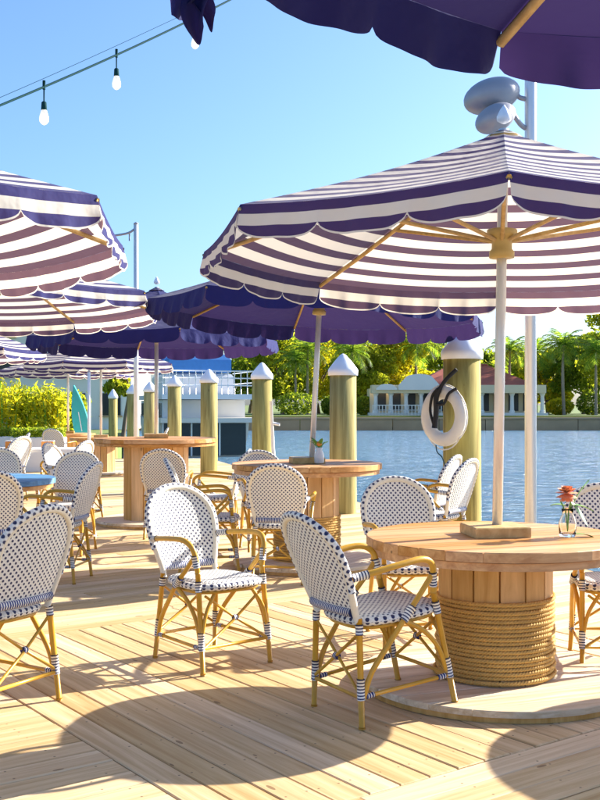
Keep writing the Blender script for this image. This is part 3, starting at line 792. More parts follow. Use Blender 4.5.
# ---------------------------------------------------------------- umbrellas
UR, UZ, URISE, NS = 1.53, 2.18, 0.60, 8
def make_umbrella(kind):
    meshes = {}
    A0, A1 = -PI / NS, PI / NS
    c0 = Vector((UR * math.cos(A0), UR * math.sin(A0), UZ)); c1 = Vector((UR * math.cos(A1), UR * math.sin(A1), UZ)); ap = Vector((0, 0, UZ + URISE))
    nr, nc = 18, 10; mb = MB(); vs = []; uvs = {}
    SL = math.hypot(UR * math.cos(PI / NS), URISE)
    for i in range(nr + 1):
        t = 0.02 + 0.98 * i / nr
        for j in range(nc + 1):
            s = j / nc; e = c0.lerp(c1, s); p = ap.lerp(e, t)
            sag = 4 * s * (1 - s) * t
            p.z -= 0.035 * sag * (1.2 - t * 0.5) + 0.05 * math.sin(PI * t) * 0.6
            vs.append(p); uvs[(i, j)] = (s, SL - SL * t)
    fs = []; fu = []
    for i in range(nr):
        for j in range(nc):
            q = [(i, j), (i + 1, j), (i + 1, j + 1), (i, j + 1)]
            fs.append([a * (nc + 1) + b for a, b in q]); fu.append([uvs[k] for k in q])
    mb.add(vs, fs, fu); meshes['canopy_panel'] = mb.mesh('canopy_panel', 'fabric_' + kind)
    # scalloped valance along one side
    mb = MB(); ncol, nrow = 108, 5; vs = []; fs = []; fu = []; uv = {}
    side = (c1 - c0); n_out = Vector((1, 0, 0))
    for j in range(ncol + 1):
        s = j / ncol; sc = (s * 3) % 1.0 if j < ncol else 1.0
        dep = 0.098 + 0.05 * (max(0.0, 1 - abs(2 * sc - 1) ** 3.2)) ** 0.6
        sag = 4 * s * (1 - s)
        top = c0.lerp(c1, s); top.z -= 0.035 * sag * 0.7
        for i in range(nrow + 1):
            k = i / nrow; z = dep * k
            fl = 0.014 * k + 0.008 * k * math.sin(s * 37 + 2) + 0.002 * k * math.sin(s * 83)
            vs.append(top + n_out * fl - Vector((0, 0, z))); uv[(j, i)] = (z, dep - z)
    for j in range(ncol):
        for i in range(nrow):
            q = [(j, i), (j, i + 1), (j + 1, i + 1), (j + 1, i)]
            fs.append([a * (nrow + 1) + b for a, b in q]); fu.append([uv[x] for x in q])
    mb.add(vs, fs, fu); meshes['valance'] = mb.mesh('valance', 'fabric_striped_valance' if kind == 'striped' else 'fabric_navy')
    mb = MB()
    hub = Vector((0.03, 0, UZ + URISE - 0.03)); end = Vector((UR + 0.005, 0, UZ - 0.012))
    pts = [hub.lerp(end, t) - Vector((0, 0, 0.03 * math.sin(PI * t) + 0.012)) for t in (0, .25, .5, .75, 1)]
    tube(mb, pts, 0.012, 6); tip = None
    meshes['rib'] = mb.mesh('rib', 'rib_wood')
    mb = MB(); tube(mb, [(0.04, 0, UZ + 0.04), hub.lerp(end, 0.52) - Vector((0, 0, 0.05))], 0.011, 6)
    meshes['strut'] = mb.mesh('strut', 'rib_wood')
    root = thing('patio_umbrella', 'x', 'umbrella')
    for k in range(NS):
        a = 2 * PI * (k + 0.5) / NS
        link('canopy_panel', meshes['canopy_panel'], root, rot=(0, 0, a)); link('valance', meshes['valance'], root, rot=(0, 0, a))
        b = 2 * PI * k / NS
        rb = link('rib', meshes['rib'], root, rot=(0, 0, b)); link('strut', meshes['strut'], rb)
    mb = MB(); lathe(mb, [(0.025, 0.66), (0.025, UZ + URISE + 0.01)], 16); mb.build('pole', 'aluminium', root)
    mb = MB(); lathe(mb, [(0.03, -0.05), (0.062, -0.045), (0.062, -0.015), (0.05, 0.0), (0.05, 0.05), (0.075, 0.06), (0.075, 0.095), (0.03, 0.10)], 16, (0, 0, UZ)); mb.build('runner_hub', 'brass', root)
    mb = MB(); lathe(mb, [(0.03, -0.06), (0.07, -0.05), (0.07, -0.02), (0.03, -0.01)], 16, (0, 0, UZ + URISE)); mb.build('top_hub', 'brass', root)
    # vent cap and finial
    mb = MB(); vs = [(0, 0, UZ + URISE + 0.014)]; fs = []; fu = []
    for k in range(NS):
        a = 2 * PI * k / NS; vs.append((0.10 * math.cos(a), 0.10 * math.sin(a), UZ + URISE - 0.035))
    for k in range(NS): fs.append([0, 1 + k, 1 + (k + 1) % NS]); fu.append([(0, 0.30), (0, 0.06), (0, 0.06)])
    mb.add(vs, fs, fu); mb.build('vent_cap', 'fabric_' + kind, root, smooth=False)
    mb = MB(); lathe(mb, [(0.012, 0.04), (0.035, 0.055), (0.036, 0.075), (0.02, 0.11), (0.003, 0.135)], 12, (0, 0, UZ + URISE)); mb.build('finial', 'cap_white', root)
    return root
UMB = {'striped': make_umbrella('striped'), 'navy': make_umbrella('navy')}
used = set()
def umbrella(kind, label, base, th, tx=0.0, ty=0.0, sc=1.0, dz=0.0):
    o = UMB[kind]
    if kind in used: o = copy_tree(o)
    used.add(kind)
    nrm = Vector((tx, ty, 1)).normalized()
    q = Vector((0, 0, 1)).rotation_difference(nrm) @ Quaternion((0, 0, 1), th)
    o.rotation_mode = 'QUATERNION'; o.rotation_quaternion = q
    o.location = (base[0], base[1], dz); o.scale = (sc, sc, 1)
    tag(o, label, 'umbrella', 'patio umbrellas over the spool tables'); return o
umbrella('striped', 'large navy and white striped umbrella over the nearest table', T1, -1.745, 0.022, 0.030, 1.015)
umbrella('striped', 'striped umbrella cut by left edge, upper of the two on the left', T5, -0.314, -0.043, 0.023, 0.985, 0.0)
umbrella('striped', 'striped umbrella over the blue topped table, lower of the two on the left', T4, -0.32, -0.014, 0.03, 1.085, 0.14)
umbrella('navy', 'plain navy umbrella over the middle table behind the big striped one', T2, 0.15, 0.05, 0.03, 0.97, 0.05)
umbrella('navy', 'plain navy umbrella over the tall table at left', T3, 0.3, 0.0, 0.02, 0.97, 0.0)
u_near = umbrella('navy', 'navy umbrella overhead at the top right picture edge', T0, 1.97, 0, 0, 1.0, 0.0)
for ch in u_near.children:
    if ch.name.startswith('valance'): ch.scale.z = 0.72; ch.location.z = UZ * 0.28
umbrella('striped', 'small distant striped umbrella above the shrubs at left', FT[0], 0.2, 0, 0, 1.0, 0.0)
umbrella('striped', 'small distant striped umbrella above the far white poles', FT[1], 0.5, 0, 0, 1.0, 0.03)
umbrella('striped', 'distant striped umbrella peeking at left edge behind the navy one', FT[2], 0.1, 0, 0, 1.0, 0.05)
# the tie strap that hangs from the near umbrella's hem
mb = MB(); mb2 = MB()
inv = (Matrix.Translation(u_near.location) @ u_near.rotation_quaternion.to_matrix().to_4x4()).inverted()
P0 = Vector((-0.176, 1.70, 2.13))
for (dx, dy, dz, w, ph) in ((-0.015, 0.0, -0.10, 0.022, 0.3), (0.012, 0.005, -0.135, 0.018, 1.1), (0.026, 0.01, -0.11, 0.013, 2.0)):
    rows = 16; vs = []; fs = []; JS = [-1 + 2 * q / 8 for q in range(9)]
    for i in range(rows + 1):
        t = i / rows; wd = w * (0.5 + 0.9 * math.sin(PI * min(1, 0.12 + t * 0.86)))
        c = P0 + Vector((dx, dy, dz)) * t + Vector((0.004 * math.sin(5 * t + ph), 0.004 * math.cos(4 * t + ph), 0))
        for j in JS:
            vs.append(inv @ (c + Vector((j * wd + 0.004 * math.sin(9 * t + ph * 3), 0.014 * math.sin(3.2 * j + ph) * t, 0.014 * (1 - j * j) * -t + 0.008 * j * t))))
    for i in range(rows):
        for j in range(8): fs.append([i * 9 + j, (i + 1) * 9 + j, (i + 1) * 9 + j + 1, i * 9 + j + 1])
    mb.add(vs, fs)
mb.build('tie_strap', 'fabric_navy', u_near)

# ---------------------------------------------------------------- bistro chairs
def make_chair():
    t = thing('bistro_chair', 'x', 'chair')
    def T(name, pts, r, m, par=t, n=8, sp=0):
        mb = MB(); tube(mb, spline(pts, sp) if sp else pts, r, n); return mb.build(name, m, par)
    def bind(par, p, q, r): return T('binding', [p, q], r, 'binding', par)
    by = lambda z: -0.205 - (z - 0.45) * 0.32
    # seat
    out = []
    for k in range(44):
        a = 2 * PI * k / 44; c, s = math.cos(a), math.sin(a)
        e = 0.62; x = 0.222 * (abs(c) ** e) * (1 if c > 0 else -1); y = 0.215 * (abs(s) ** e) * (1 if s > 0 else -1)
        x *= 0.93 + 0.07 * (y / 0.215); out.append((x, y + 0.008))
    mb = MB(); rings = [(1.0, 0.452), (0.97, 0.463), (0.8, 0.468), (0.4, 0.463), (0.02, 0.461)]; vs = []; fs = []; fu = []
    for sc, z in rings: vs += [(p[0] * sc, p[1] * sc, z) for p in out]
    for r in range(len(rings) - 1):
        for k in range(44):
            f = [r * 44 + k, r * 44 + (k + 1) % 44, (r + 1) * 44 + (k + 1) % 44, (r + 1) * 44 + k]
            fs.append(f); fu.append([(vs[i][0], vs[i][1]) for i in f])
    b0 = len(vs); vs += [(p[0] * 0.97, p[1] * 0.97, 0.43) for p in out]
    f = [b0 + k for k in range(44)][::-1]; fs.append(f); fu.append([(vs[i][0], vs[i][1]) for i in f])
    mb.add(vs, fs, fu); seat = mb.build('seat', 'weave', t)
    mb = MB(); tube(mb, [(p[0], p[1], 0.442) for p in out], 0.019, 8, closed=True); mb.build('seat_rim', 'rim_dots', seat)
    mb = MB(); tube(mb, [(p[0] * 0.95, p[1] * 0.95, 0.415) for p in out], 0.010, 6, closed=True); mb.build('seat_hoop', 'rattan', seat)
    # back
    def hw(z):
        if z < 0.73: return 0.172 + 0.043 * math.sin((z - 0.49) / 0.24 * PI / 2)
        return 0.215 * math.sqrt(max(0, 1 - ((z - 0.73) / 0.192) ** 2.2))
    def bp(x, z, off=0.0): return Vector((x, by(z) - 0.028 * (1 - (x / 0.215) ** 2) - off, z))
    mb = MB(); nr, nc = 26, 16
    zs = [0.49 + (0.918 - 0.49) * math.sin(PI / 2 * i / nr) ** 1.0 for i in range(nr + 1)]
    for off, flip in ((-0.004, False), (0.004, True)):
        vs = []; fs = []; fu = []
        for z in zs:
            for j in range(nc + 1): vs.append(bp((-1 + 2 * j / nc) * hw(z), z, off))
        for i in range(nr):
            for j in range(nc):
                f = [i * (nc + 1) + j, i * (nc + 1) + j + 1, (i + 1) * (nc + 1) + j + 1, (i + 1) * (nc + 1) + j]
                if not flip: f = f[::-1]
                fs.append(f); fu.append([(vs[k][0], vs[k][2]) for k in f])
        mb.add(vs, fs, fu)
    back = mb.build('backrest', 'weave', t)
    zz = [0.445 + (0.918 - 0.445) * math.sin(PI / 2 * i / 15) for i in range(16)]
    path = [bp(-hw(max(z, 0.49)), z) for z in zz] + [bp(0.0, 0.922)] + [bp(hw(max(z, 0.49)), z) for z in zz[::-1]]
    mb = MB(); tube(mb, path, 0.0165, 10); fr = mb.build('back_frame', 'cream_band', t)
    top = [p + Vector((0, -0.004, 0.004)) for p in path if p.z > 0.56]
    mb = MB(); tube(mb, [bp(p.x * 1.04, 0.49 + (p.z - 0.49) * 1.012, 0.002) for p in top], 0.0165, 8); mb.build('frame_wrap', 'rim_dots', fr)
    T('rail_binding', [bp(x, 0.497, 0.005) for x in (-0.165, -0.1, 0, 0.1, 0.165)], 0.0215, 'rail_binding', back)
    lr = 0.0142
    for s in (-1, 1):
        # rear leg
        a, b = Vector((s * 0.178, -0.215, 0.47)), Vector((s * 0.200, -0.262, 0.0))
        L = T('leg', [a, a.lerp(b, 0.5), b], [lr, lr, lr * 0.95], 'rattan'); w = lambda z: a.lerp(b, (0.47 - z) / 0.47)
        bind(L, w(0.215), w(0.125), 0.0175); bind(L, w(0.445), w(0.40), 0.0175)
        T('foot', [w(0.012), w(0.0)], 0.0155, 'rattan_dark', L)
        # front leg
        a2, b2 = Vector((s * 0.210, 0.165, 0.52)), Vector((s * 0.220, 0.228, 0.0)); w2 = lambda z: a2.lerp(b2, (0.52 - z) / 0.52)
        L = T('leg', [a2, a2.lerp(b2, 0.5), b2], [lr, lr, lr * 0.95], 'rattan')
        bind(L, w2(0.215), w2(0.125), 0.0175); bind(L, w2(0.475), w2(0.42), 0.0180)
        T('foot', [w2(0.012), w2(0.0)], 0.0155, 'rattan_dark', L)
        # arm
        p0 = bp(s * 0.213, 0.655)
        arm = [p0, Vector((s * 0.240, -0.17, 0.668)), Vector((s * 0.254, -0.03, 0.682)), Vector((s * 0.250, 0.09, 0.684)), Vector((s * 0.236, 0.150, 0.650)), Vector((s * 0.220, 0.164, 0.585)), Vector((s * 0.2105, 0.165, 0.515))]
        A = T('armrest', arm, 0.0148, 'rattan', n=10, sp=5)
        bind(A, p0.lerp(arm[1], 0.15), p0.lerp(arm[1], 0.85), 0.0185); bind(A, arm[4].lerp(arm[5], 0.6), arm[5].lerp(arm[6], 0.55), 0.0185)
        bc = [Vector((s * 0.226, 0.158, 0.605)), Vector((s * 0.226, 0.09, 0.535)), Vector((s * 0.228, 0.0, 0.45)), Vector((s * 0.218, -0.09, 0.35)), Vector((s * 0.204, -0.19, 0.235)), w(0.13) + Vector((0, 0.012, 0))]
        B = T('side_brace', bc, 0.0125, 'rattan', sp=4)
        bind(B, Vector((s * 0.228, 0.035, 0.48)), Vector((s * 0.227, -0.02, 0.43)), 0.0195)
        T('side_brace', [Vector((s * 0.224, -0.01, 0.425)), Vector((s * 0.220, 0.09, 0.36)), Vector((s * 0.217, 0.165, 0.265)), w2(0.15) - Vector((0, 0.01, 0))], 0.0115, 'rattan', sp=4)
        S = T('stretcher', [w(0.135), w2(0.135)], 0.0095, 'rattan')
        T('binding', [w(0.135).lerp(w2(0.135), 0.86), w(0.135).lerp(w2(0.135), 0.95)], 0.0125, 'rail_binding', S); T('binding', [w(0.135).lerp(w2(0.135), 0.05), w(0.135).lerp(w2(0.135), 0.14)], 0.0125, 'rail_binding', S)
        T('front_bow', [w2(0.17), Vector((s * 0.185, 0.205, 0.31)), Vector((s * 0.12, 0.19, 0.41))], 0.010, 'rattan', sp=5)
    for y0, y1, zt in ((-0.222, -0.252, 0.41), (0.196, 0.218, 0.40)):
        X = None
        for s in (-1, 1):
            o = T('cross_brace', [(-s * 0.185, y0, zt), (0, (y0 + y1) / 2 + 0.006 * s, (zt + 0.14) / 2), (s * 0.20, y1, 0.14)], 0.0075, 'rattan', n=6)
        T('binding', [(-0.012, (y0 + y1) / 2, (zt + 0.14) / 2), (0.012, (y0 + y1) / 2, (zt + 0.14) / 2)], 0.016, 'rail_binding', o)
    T('stretcher', [(-0.196, -0.25, 0.135), (0.196, -0.25, 0.135)], 0.009, 'rattan')
    T('stretcher', [(-0.216, 0.216, 0.135), (0.216, 0.216, 0.135)], 0.009, 'rattan')
    return t
CH = make_chair(); first = [True]
def chair(label, x, y, face, tilt=0.0, z=0.0, piv=None):
    o = CH if first[0] else copy_tree(CH)
    first[0] = False
    q = Quaternion((0, 0, 1), math.radians(face) - PI / 2) @ Quaternion((1, 0, 0), math.radians(tilt))
    o.rotation_mode = 'QUATERNION'; o.rotation_quaternion = q
    off = q @ Vector((0, -0.262, 0)) if tilt else Vector((0, 0, 0))
    o.location = (x, y, z) if not tilt else (Vector((x, y, z)) + (Quaternion((0, 0, 1), math.radians(face) - PI / 2) @ Vector((0, -0.262, 0))) - off)
    return tag(o, label, 'chair', 'blue dotted bistro chairs')
f32 = math.radians(32)
chair('bistro chair nearest the camera, tilted back at the rope wrapped table', 0.392, 4.78, 30, 5.8)
chair('bistro chair standing alone in the centre, facing the lower right', -0.475, 5.68, -50)
chair('bistro chair at lower left cut by the picture edge, back to camera', -1.46, 4.88, 150)
chair('bistro chair seen from behind in front of the middle table', -0.14, 8.35, 82)
chair('bistro chair behind the nearest table left of its pole', 0.66, 6.2, -80)
chair('bistro chair in profile beside the ring piling, nearer one', 1.13, 9.0, 146)
chair('bistro chair in profile beside the ring piling, farther one', 1.08, 9.6, 152)
chair('bistro chair at right picture edge behind the flower vase', 1.70, 5.62, -95)
chair('bistro chair with big arm loop in profile, left of the middle table', -0.75, 8.85, 5)
chair('bistro chair seen from behind at the tall left table', -1.40, 11.05, 88)
chair('bistro chair facing camera right of the blue topped table', -2.20, 9.85, -97)
chair('bistro chair in profile between blue table and centre chair', -1.98, 8.33, 172)
chair('sunlit bistro chair left of the tall table, facing right', -2.62, 12.3, -15)
chair('bistro chair behind the sunlit one, turned away', -3.05, 13.4, 160)
chair('bistro chair at left edge behind the blue table', -3.05, 10.45, -80)
chair('bistro chair at left edge in front of the blue table', -2.28, 7.55, 112)
chair('bistro chair peeking over the left end of the middle table', -0.32, 10.0, -75)
chair('bistro chair in profile between the middle table and the yacht piling', -0.9, 10.7, 178)
chair('distant bistro chair under the far left striped umbrella', -4.7, 16.6, 200)
chair('distant bistro chair beside the long white table', -4.3, 15.2, 150)
chair('distant bistro chair left of the far white poles', -4.6, 20.2, 70)
chair('distant bistro chair right of the far white poles', -3.0, 20.7, 190)

# ---------------------------------------------------------------- life ring on the piling
lr = thing('life_ring', 'white life ring hung on the piling by a black rope', 'life ring', (1.315, 9.56, 1.29), math.radians(-54)); lr.scale = (0.92, 0.92, 0.92)
mb = MB(); R, r = 0.235, 0.068; vs = []; fs = []
for i in range(48):
    a = 2 * PI * i / 48
    for j in range(14):
        b = 2 * PI * j / 14; q = R + r * math.cos(b); vs.append((q * math.cos(a), 0.75 * r * math.sin(b), q * math.sin(a)))
for i in range(48):
    for j in range(14): fs.append([i * 14 + j, ((i + 1) % 48) * 14 + j, ((i + 1) % 48) * 14 + (j + 1) % 14, i * 14 + (j + 1) % 14][::-1])
mb.add(vs, fs); mb.build('ring', 'ring_foam', lr)
for k in range(4):
    a0 = PI / 4 + k * PI / 2; mb = MB()
    pts = [Vector(((R + r + 0.004) * math.cos(a0), 0, (R + r + 0.004) * math.sin(a0)))]
    for j in range(1, 8):
        a = a0 + j / 8 * PI / 2; rr = R + r + 0.004 + 0.018 * math.sin(PI * j / 8); pts.append(Vector((rr * math.cos(a), 0.0, rr * math.sin(a) - 0.012 * math.sin(PI * j / 8))))
    a = a0 + PI / 2; pts.append(Vector(((R + r + 0.004) * math.cos(a), 0, (R + r + 0.004) * math.sin(a))))
    tube(mb, pts, 0.007, 6); mb.build('grab_line', 'ring_foam', lr)
mb = MB()
tube(mb, spline([(0.16, 0.02, 0.46), (0.06, -0.05, 0.34), (-0.02, -0.08, 0.20), (-0.03, -0.075, 0.05), (-0.05, -0.08, -0.12)], 5), [0.02] * 8 + [0.028] * 13, 8)
tube(mb, spline([(-0.05, -0.085, -0.10), (-0.10, -0.09, 0.05), (-0.07, -0.09, 0.20), (0.0, -0.085, 0.27)], 5), 0.014, 8)
tube(mb, spline([(-0.02, -0.085, 0.12), (0.08, -0.08, 0.12), (0.14, -0.07, 0.22), (0.2, -0.02, 0.27)], 5), 0.014, 8)
mb.build('hanging_rope', 'black_rope', lr)
mb = MB(); tube(mb, spline([(-0.05, -0.06, -0.29), (-0.03, -0.06, -0.36), (0.03, -0.05, -0.41), (0.07, -0.05, -0.5)], 4), 0.006, 6); mb.build('trailing_line', 'cable', lr)

# ---------------------------------------------------------------- flowers on the tables
def vase(label, x, y, z, tall, petal):
    t = thing('flower_vase', label, 'vase', (x, y, z), 0.4); t.scale = (1.15, 1.15, 1.15)
    mb = MB(); lathe(mb, [(0.030, 0.002), (0.036, 0.01), (0.038, 0.06), (0.03, 0.085), (0.022, 0.10), (0.027, 0.122), (0.025, 0.122), (0.020, 0.10), (0.028, 0.084), (0.035, 0.06), (0.033, 0.014)], 20)
    mb.build('jar', 'clear_glass' if petal else 'pot_white', t)
    for k in range(3 if petal else 5):
        a = k * 2.1 + 0.3; mb = MB(); e = (0.03 * math.cos(a), 0.03 * math.sin(a), 0.155) if petal else (0.05 * math.cos(a), 0.05 * math.sin(a), 0.16)
        tube(mb, spline([(0, 0, 0.02), (0.008 * math.cos(a), 0.008 * math.sin(a), 0.10), e], 4), 0.003, 5); mb.build('stem', 'stem_green', t)
    def leaf(p, d, l, w):
        mb = MB(); p = Vector(p); d = Vector(d).normalized(); s = d.cross(Vector((0, 0, 1))).normalized(); vs = []; fs = []
        for i in range(7):
            q = i / 6; c = p + d * (l * q) - Vector((0, 0, l * 0.35 * q * q)); ww = w * math.sin(PI * (0.06 + 0.94 * q)) + 0.001
            vs += [c - s * ww + Vector((0, 0, 0.004)), c, c + s * ww + Vector((0, 0, 0.004))]
        for i in range(6):
            for j in range(2): fs.append([i * 3 + j, (i + 1) * 3 + j, (i + 1) * 3 + j + 1, i * 3 + j + 1])
        mb.add(vs, fs); mb.build('leaf', 'stem_green', t)
    if petal:
        leaf((0.012, 0, 0.135), (1, -0.5, 0.1), 0.10, 0.030); leaf((0.016, 0, 0.15), (0.6, -0.7, -0.9), 0.10, 0.030); leaf((0.0, 0.01, 0.13), (-0.6, 0.5, 0.3), 0.07, 0.02)
        leaf((0.03, -0.02, 0.012), (1, -0.2, 0.1), 0.09, 0.02)
        mb = MB(); tube(mb, spline([(0.01, 0, 0.11), (0.07, 0.02, 0.18), (0.15, 0.05, 0.235)], 5), 0.0025, 5); mb.build('stem', 'stem_green', t)
        mb = MB(); c = Vector((-0.012, -0.01, 0.19))
        for ring, (n, l, el) in enumerate(((9, 0.042, -45), (11, 0.047, -18), (12, 0.048, 8), (11, 0.046, 32), (8, 0.042, 56), (5, 0.036, 78))):
            for k in range(n):
                a = 2 * PI * k / n + ring * 0.5; e = math.radians(el); d = Vector((math.cos(a) * math.cos(e), math.sin(a) * math.cos(e), math.sin(e))); s = Vector((-math.sin(a), math.cos(a), 0))
                u_ = d.cross(s); w = l * 0.34
                vs = [c, c + d * l * 0.5 - s * w + u_ * -0.004, c + d * l * 0.55, c + d * l * 0.5 + s * w + u_ * -0.004, c + d * l - s * w * 0.5 + Vector((0, 0, -0.006)), c + d * l + s * w * 0.5 + Vector((0, 0, -0.006))]
                mb.add(vs, [[0, 1, 2], [0, 2, 3], [1, 4, 5, 2], [2, 5, 3]])
        mb.build('blossom', 'petal', t)
    else:
        for k in range(7):
            a = k * 0.9; leaf((0, 0, 0.11), (math.cos(a), math.sin(a), 1.3), 0.12 + 0.03 * (k % 3), 0.014)
        mb = MB(); ellipsoid(mb, (-0.01, -0.02, 0.15), (0.022, 0.022, 0.02), 10, 7); mb.build('blossom', 'orange_paint', t)
vase('glass jar with orange pink blossom on the nearest table', 1.315, 5.14, 0.741, 1, True)
vase('small white pot with leaves on the middle table', 0.165, 8.98, 0.886, 1, False)

# ---------------------------------------------------------------- light poles, string lights, lamp heads
def pole(label, x, y, H, r, extra=None, m='aluminium'):
    t = thing('light_pole', label, 'pole', (x, y, 0), 0)
    mb = MB(); lathe(mb, [(r, 0.012), (r, H)], 16); mb.build('shaft', m, t)
    mb = MB(); lathe(mb, [(r * 2.2, 0.002), (r * 2.2, 0.012), (r * 1.02, 0.016)], 16); mb.build('foot_plate', 'grey_metal', t)
    mb = MB(); lathe(mb, [(r * 1.05, H), (r * 1.05, H + 0.02), (0.005, H + 0.04)], 16); mb.build('end_cap', 'grey_metal', t)
    return t
PR = (2.05, 9.3, 6.9)
tr = pole('tall pale light pole right of the big striped umbrella pole', PR[0], PR[1], 7.2, 0.052)
xl = (136 - 300) / FPX * 16
tl_ = pole('thin pale pole with a bracket rising above the left umbrellas', xl, 16, 4.15, 0.036)
mb = MB(); tube(mb, spline([(0, 0, 4.1), (-0.12, 0, 4.02), (-0.34, 0, 3.98)], 4), 0.018, 6); tube(mb, [(-0.1, 0, 4.03), (-0.1, 0, 3.9)], 0.012, 6); mb.build('bracket', 'grey_metal', tl_)
pole('short white post between the two far umbrella poles', (89 - 300) / FPX * 19.5, 19.5, 2.0, 0.03, m='white_paint')
# two lamp heads clamped to the right pole
def lamp_head(label, c, r, tilt, yaw):
    t = thing('lamp_head', label, 'lamp', c, 0, 'lamp heads on the right light pole')
    M = Matrix.Rotation(yaw, 3, 'Z') @ Matrix.Rotation(tilt, 3, 'Y')
    mb = MB(); ellipsoid(mb, (0, 0, 0), r, 24, 14, M); mb.build('housing', 'grey_metal', t)
    mb = MB(); e = M @ Vector((r[0] * 0.1, 0, -r[2] * 0.98)); tube(mb, [e, e + Vector((0, 0, -0.05))], 0.035, 8); mb.build('latch', 'black_rope', t)
    mb = MB(); tube(mb, spline([M @ Vector((r[0] * 0.9, 0, 0)), Vector((PR[0] - c[0] - 0.11, (PR[1] - c[1]) * 0.7, 0.0)), Vector((PR[0] - c[0] - 0.045, PR[1] - c[1], -0.02))], 4), 0.022, 8); mb.build('arm', 'grey_metal', t)
lamp_head('upper grey oval lamp head on the right light pole', (1.70, 9.28, 4.13), (0.255, 0.2, 0.155), math.radians(-16), 0.0)
lamp_head('lower grey oval lamp head just above the striped umbrella peak', (1.69, 9.05, 3.87), (0.19, 0.16, 0.12), math.radians(-28), 0.3)
# string lights
A2 = Vector((PR[0], PR[1])); B = at(0, 105, 3.8); B2 = Vector((B.x, B.y))
def cable_pt(px, py):                     # where the cable's vertical plane meets a known sight line
    k = (px - 300) / FPX; D = B2 - A2; t = (A2.x - k * A2.y) / (k * D.y - D.x); q = A2 + D * t
    return t, CAM_H - (py - HOR) / FPX * q.y
tz = [cable_pt(*p) for p in ((0, 105), (44, 87.5), (116, 55), (190, 20), (230, 0))]
cf = np.polyfit([a for a, b in tz], [b for a, b in tz], 2)
line = []
for i in range(61):
    t = 1.22 * i / 60; q = A2 + (B2 - A2) * t; line.append(Vector((q.x, q.y, float(np.polyval(cf, t)))))
pole('light pole beyond the left edge that holds the string lights', line[-1].x, line[-1].y, line[-1].z + 0.05, 0.035)
sl = thing('string_lights', 'dark string light cable with hanging white bulbs at upper left', 'string lights', tuple(B), 0)
mb = MB(); tube(mb, [p - B for p in line], 0.0048, 6); mb.build('cable', 'cable', sl)
mb = MB(); tube(mb, [p - B + Vector((0, 0, 0.02 + 0.02 * math.sin(PI * i / len(line) * 2.2) ** 2)) for i, p in enumerate(line)], 0.0011, 5); mb.build('guy_wire', 'cable', sl)
def on_line(px):
    best = None
    for i in range(len(line) - 1):
        a, b = line[i], line[i + 1]; xa, xb = 300 + FPX * a.x / a.y, 300 + FPX * b.x / b.y
        if min(xa, xb) <= px <= max(xa, xb):
            lo, hi = 0.0, 1.0
            for _ in range(30):
                m_ = (lo + hi) / 2; q = a.lerp(b, m_); x = 300 + FPX * q.x / q.y
                if (x > px) == (xa > xb): lo = m_
                else: hi = m_
            return a.lerp(b, lo)
for px in (44, 116.5, 195, 285, 385):
    p = on_line(px)
    if p is None: continue
    c = p - B
    mb = MB(); tube(mb, [c, c - Vector((0, 0, 0.06))], 0.003, 6); tube(mb, [c + Vector((0, 0, 0.024)), c - Vector((0, 0, 0.01))], 0.006, 6); lathe(mb, [(0.006, -0.056), (0.010, -0.06), (0.0115, -0.088), (0.010, -0.09)][::-1], 10, c); s_ = mb.build('socket', 'cable', sl)
    mb = MB(); lathe(mb, [(0.010, -0.088), (0.013, -0.098), (0.0185, -0.118), (0.0175, -0.132), (0.010, -0.142), (0.002, -0.146)], 14, c); mb.build('bulb', 'bulb_glass', s_)

# ---------------------------------------------------------------- small things at the far left
wt = thing('long_table', 'long white table with orange boxes at far left', 'table', (-4.75, 17.0, 0), 0.05)
mb = MB(); box(mb, (0, 0, 0.66), (2.6, 0.8, 0.05)); mb.build('top', 'white_paint', wt, smooth=False)
for sx in (-1.2, 1.2):
    for sy in (-0.33, 0.33):
        mb = MB(); box(mb, (sx, sy, 0.318), (0.06, 0.06, 0.634)); mb.build('leg', 'white_paint', wt, smooth=False)
for k, px in enumerate((9, 16, 23, 45, 51)):
    d = 16.95; x = (px - 300) / FPX * d; b = thing('orange_box', '', 'box', (x, d, 0.69), 0, 'orange boxes on the long white table')
    b['label'] = ('first orange box from the left edge on the long white table', 'second orange box from the left on the long white table', 'third orange box from the left on the long white table', 'orange box left of the last one on the long white table', 'rightmost orange box on the long white table')[k]
    mb = MB(); prism(mb, [(-0.048, -0.05), (0.048, -0.05), (0.048, 0.05), (-0.048, 0.05)], 0.0, 0.11, 0.008); mb.build('body', 'orange_paint', b, smooth=False)
    mb = MB(); box(mb, (0, 0, 0.117), (0.1, 0.104, 0.012)); mb.build('lid', 'white_paint', b, smooth=False)
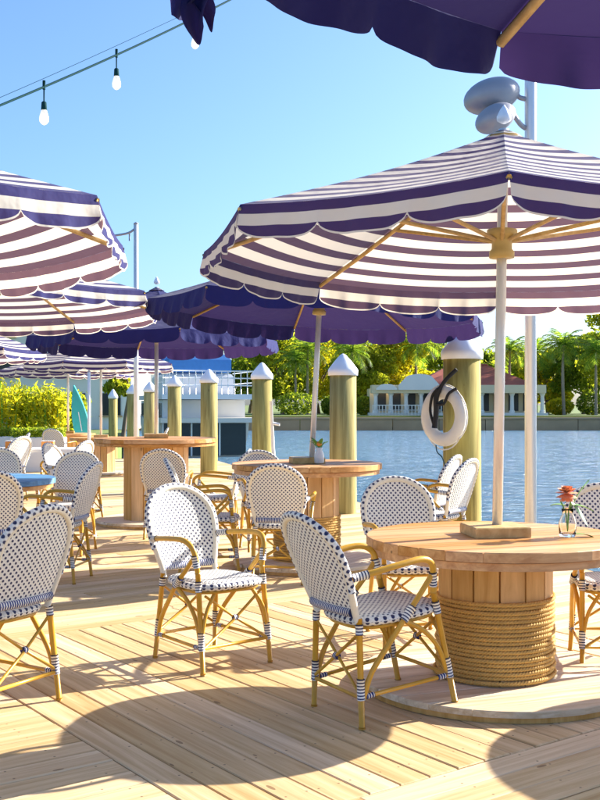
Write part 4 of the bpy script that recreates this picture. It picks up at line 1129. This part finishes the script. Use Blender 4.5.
for px, d, w, lab in ((7, 22.5, 0.85, 'white planter with clipped hedge at the left edge'), (39, 22.0, 0.55, 'smaller white planter with clipped hedge left of the far umbrella pole')):
    t = thing('planter', lab, 'planter', ((px - 300) / FPX * d, d, 0), 0.1, 'white planters behind the far tables')
    mb = MB(); prism(mb, [(-w, -0.25), (w, -0.25), (w, 0.25), (-w, 0.25)], 0.003, 0.72, 0.02); mb.build('trough', 'white_paint', t, smooth=False)
    mb = MB(); q = rng.uniform(-1, 1, size=(1400, 3)) * np.array([w * 0.98, 0.24, 0.1]) + np.array([0, 0, 0.80]); leaves(mb, q, 0.07); mb.build('hedge', 'leaf_green', t, smooth=False)
wl_ = thing('low_wall', 'low white wall along the back of the deck at left', 'wall', (-7.4, 25.6, 0), 0.0)
mb = MB(); box(mb, (0, 0, 0.29), (4.0, 0.25, 0.56)); mb.build('body', 'white_wall', wl_, smooth=False)
mb = MB(); box(mb, (0, 0, 0.6), (4.1, 0.33, 0.06)); mb.build('coping', 'white_paint', wl_, smooth=False)
bd = thing('paddle_board', 'teal board leaning behind the far white poles', 'board', ((84 - 300) / FPX * 26.2, 26.2, 0), 0)
mb = MB(); pl_ = [(0.2 * math.sin(PI * (0.08 + 0.9 * i / 14)) , -1 + 2 * i / 14) for i in range(15)]; pl2 = pl_ + [(-a, b) for a, b in pl_[::-1]]
prism(mb, [(a, b * 0.95) for a, b in pl2], -0.03, 0.03, 0.015); o = mb.build('deck_board', 'teal_paint', bd, smooth=False)
o.rotation_euler = (math.radians(82), math.radians(-12), 0); o.location = (-0.1, 0.06, 0.97)
mb = MB(); box(mb, (0, -0.0, 0.0), (0.02, 0.5, 0.01)); mb.build('stripe', 'white_paint', o, smooth=False, loc=(0, 0, 0.036))

mp_ = thing('mooring_post', 'thin white mooring post leaning beside the yacht piling', 'post', ((273 - 300) / FPX * 15.6 , 15.6, 0.0), 0)
mb = MB(); tube(mb, [(0.06, 0, 0.003), (0.0, 0, 0.75), (-0.03, 0, 1.45)], [0.03, 0.028, 0.022], 10); mb.build('shaft', 'white_paint', mp_)
mb = MB(); tube(mb, [(-0.02, 0, 1.12), (0.10, -0.02, 1.10)], 0.022, 8); mb.build('cleat', 'white_paint', mp_)
mb = MB(); lathe(mb, [(0.07, 0.002), (0.07, 0.014), (0.035, 0.02)], 14, (0.06, 0, 0)); mb.build('foot_plate', 'grey_metal', mp_)
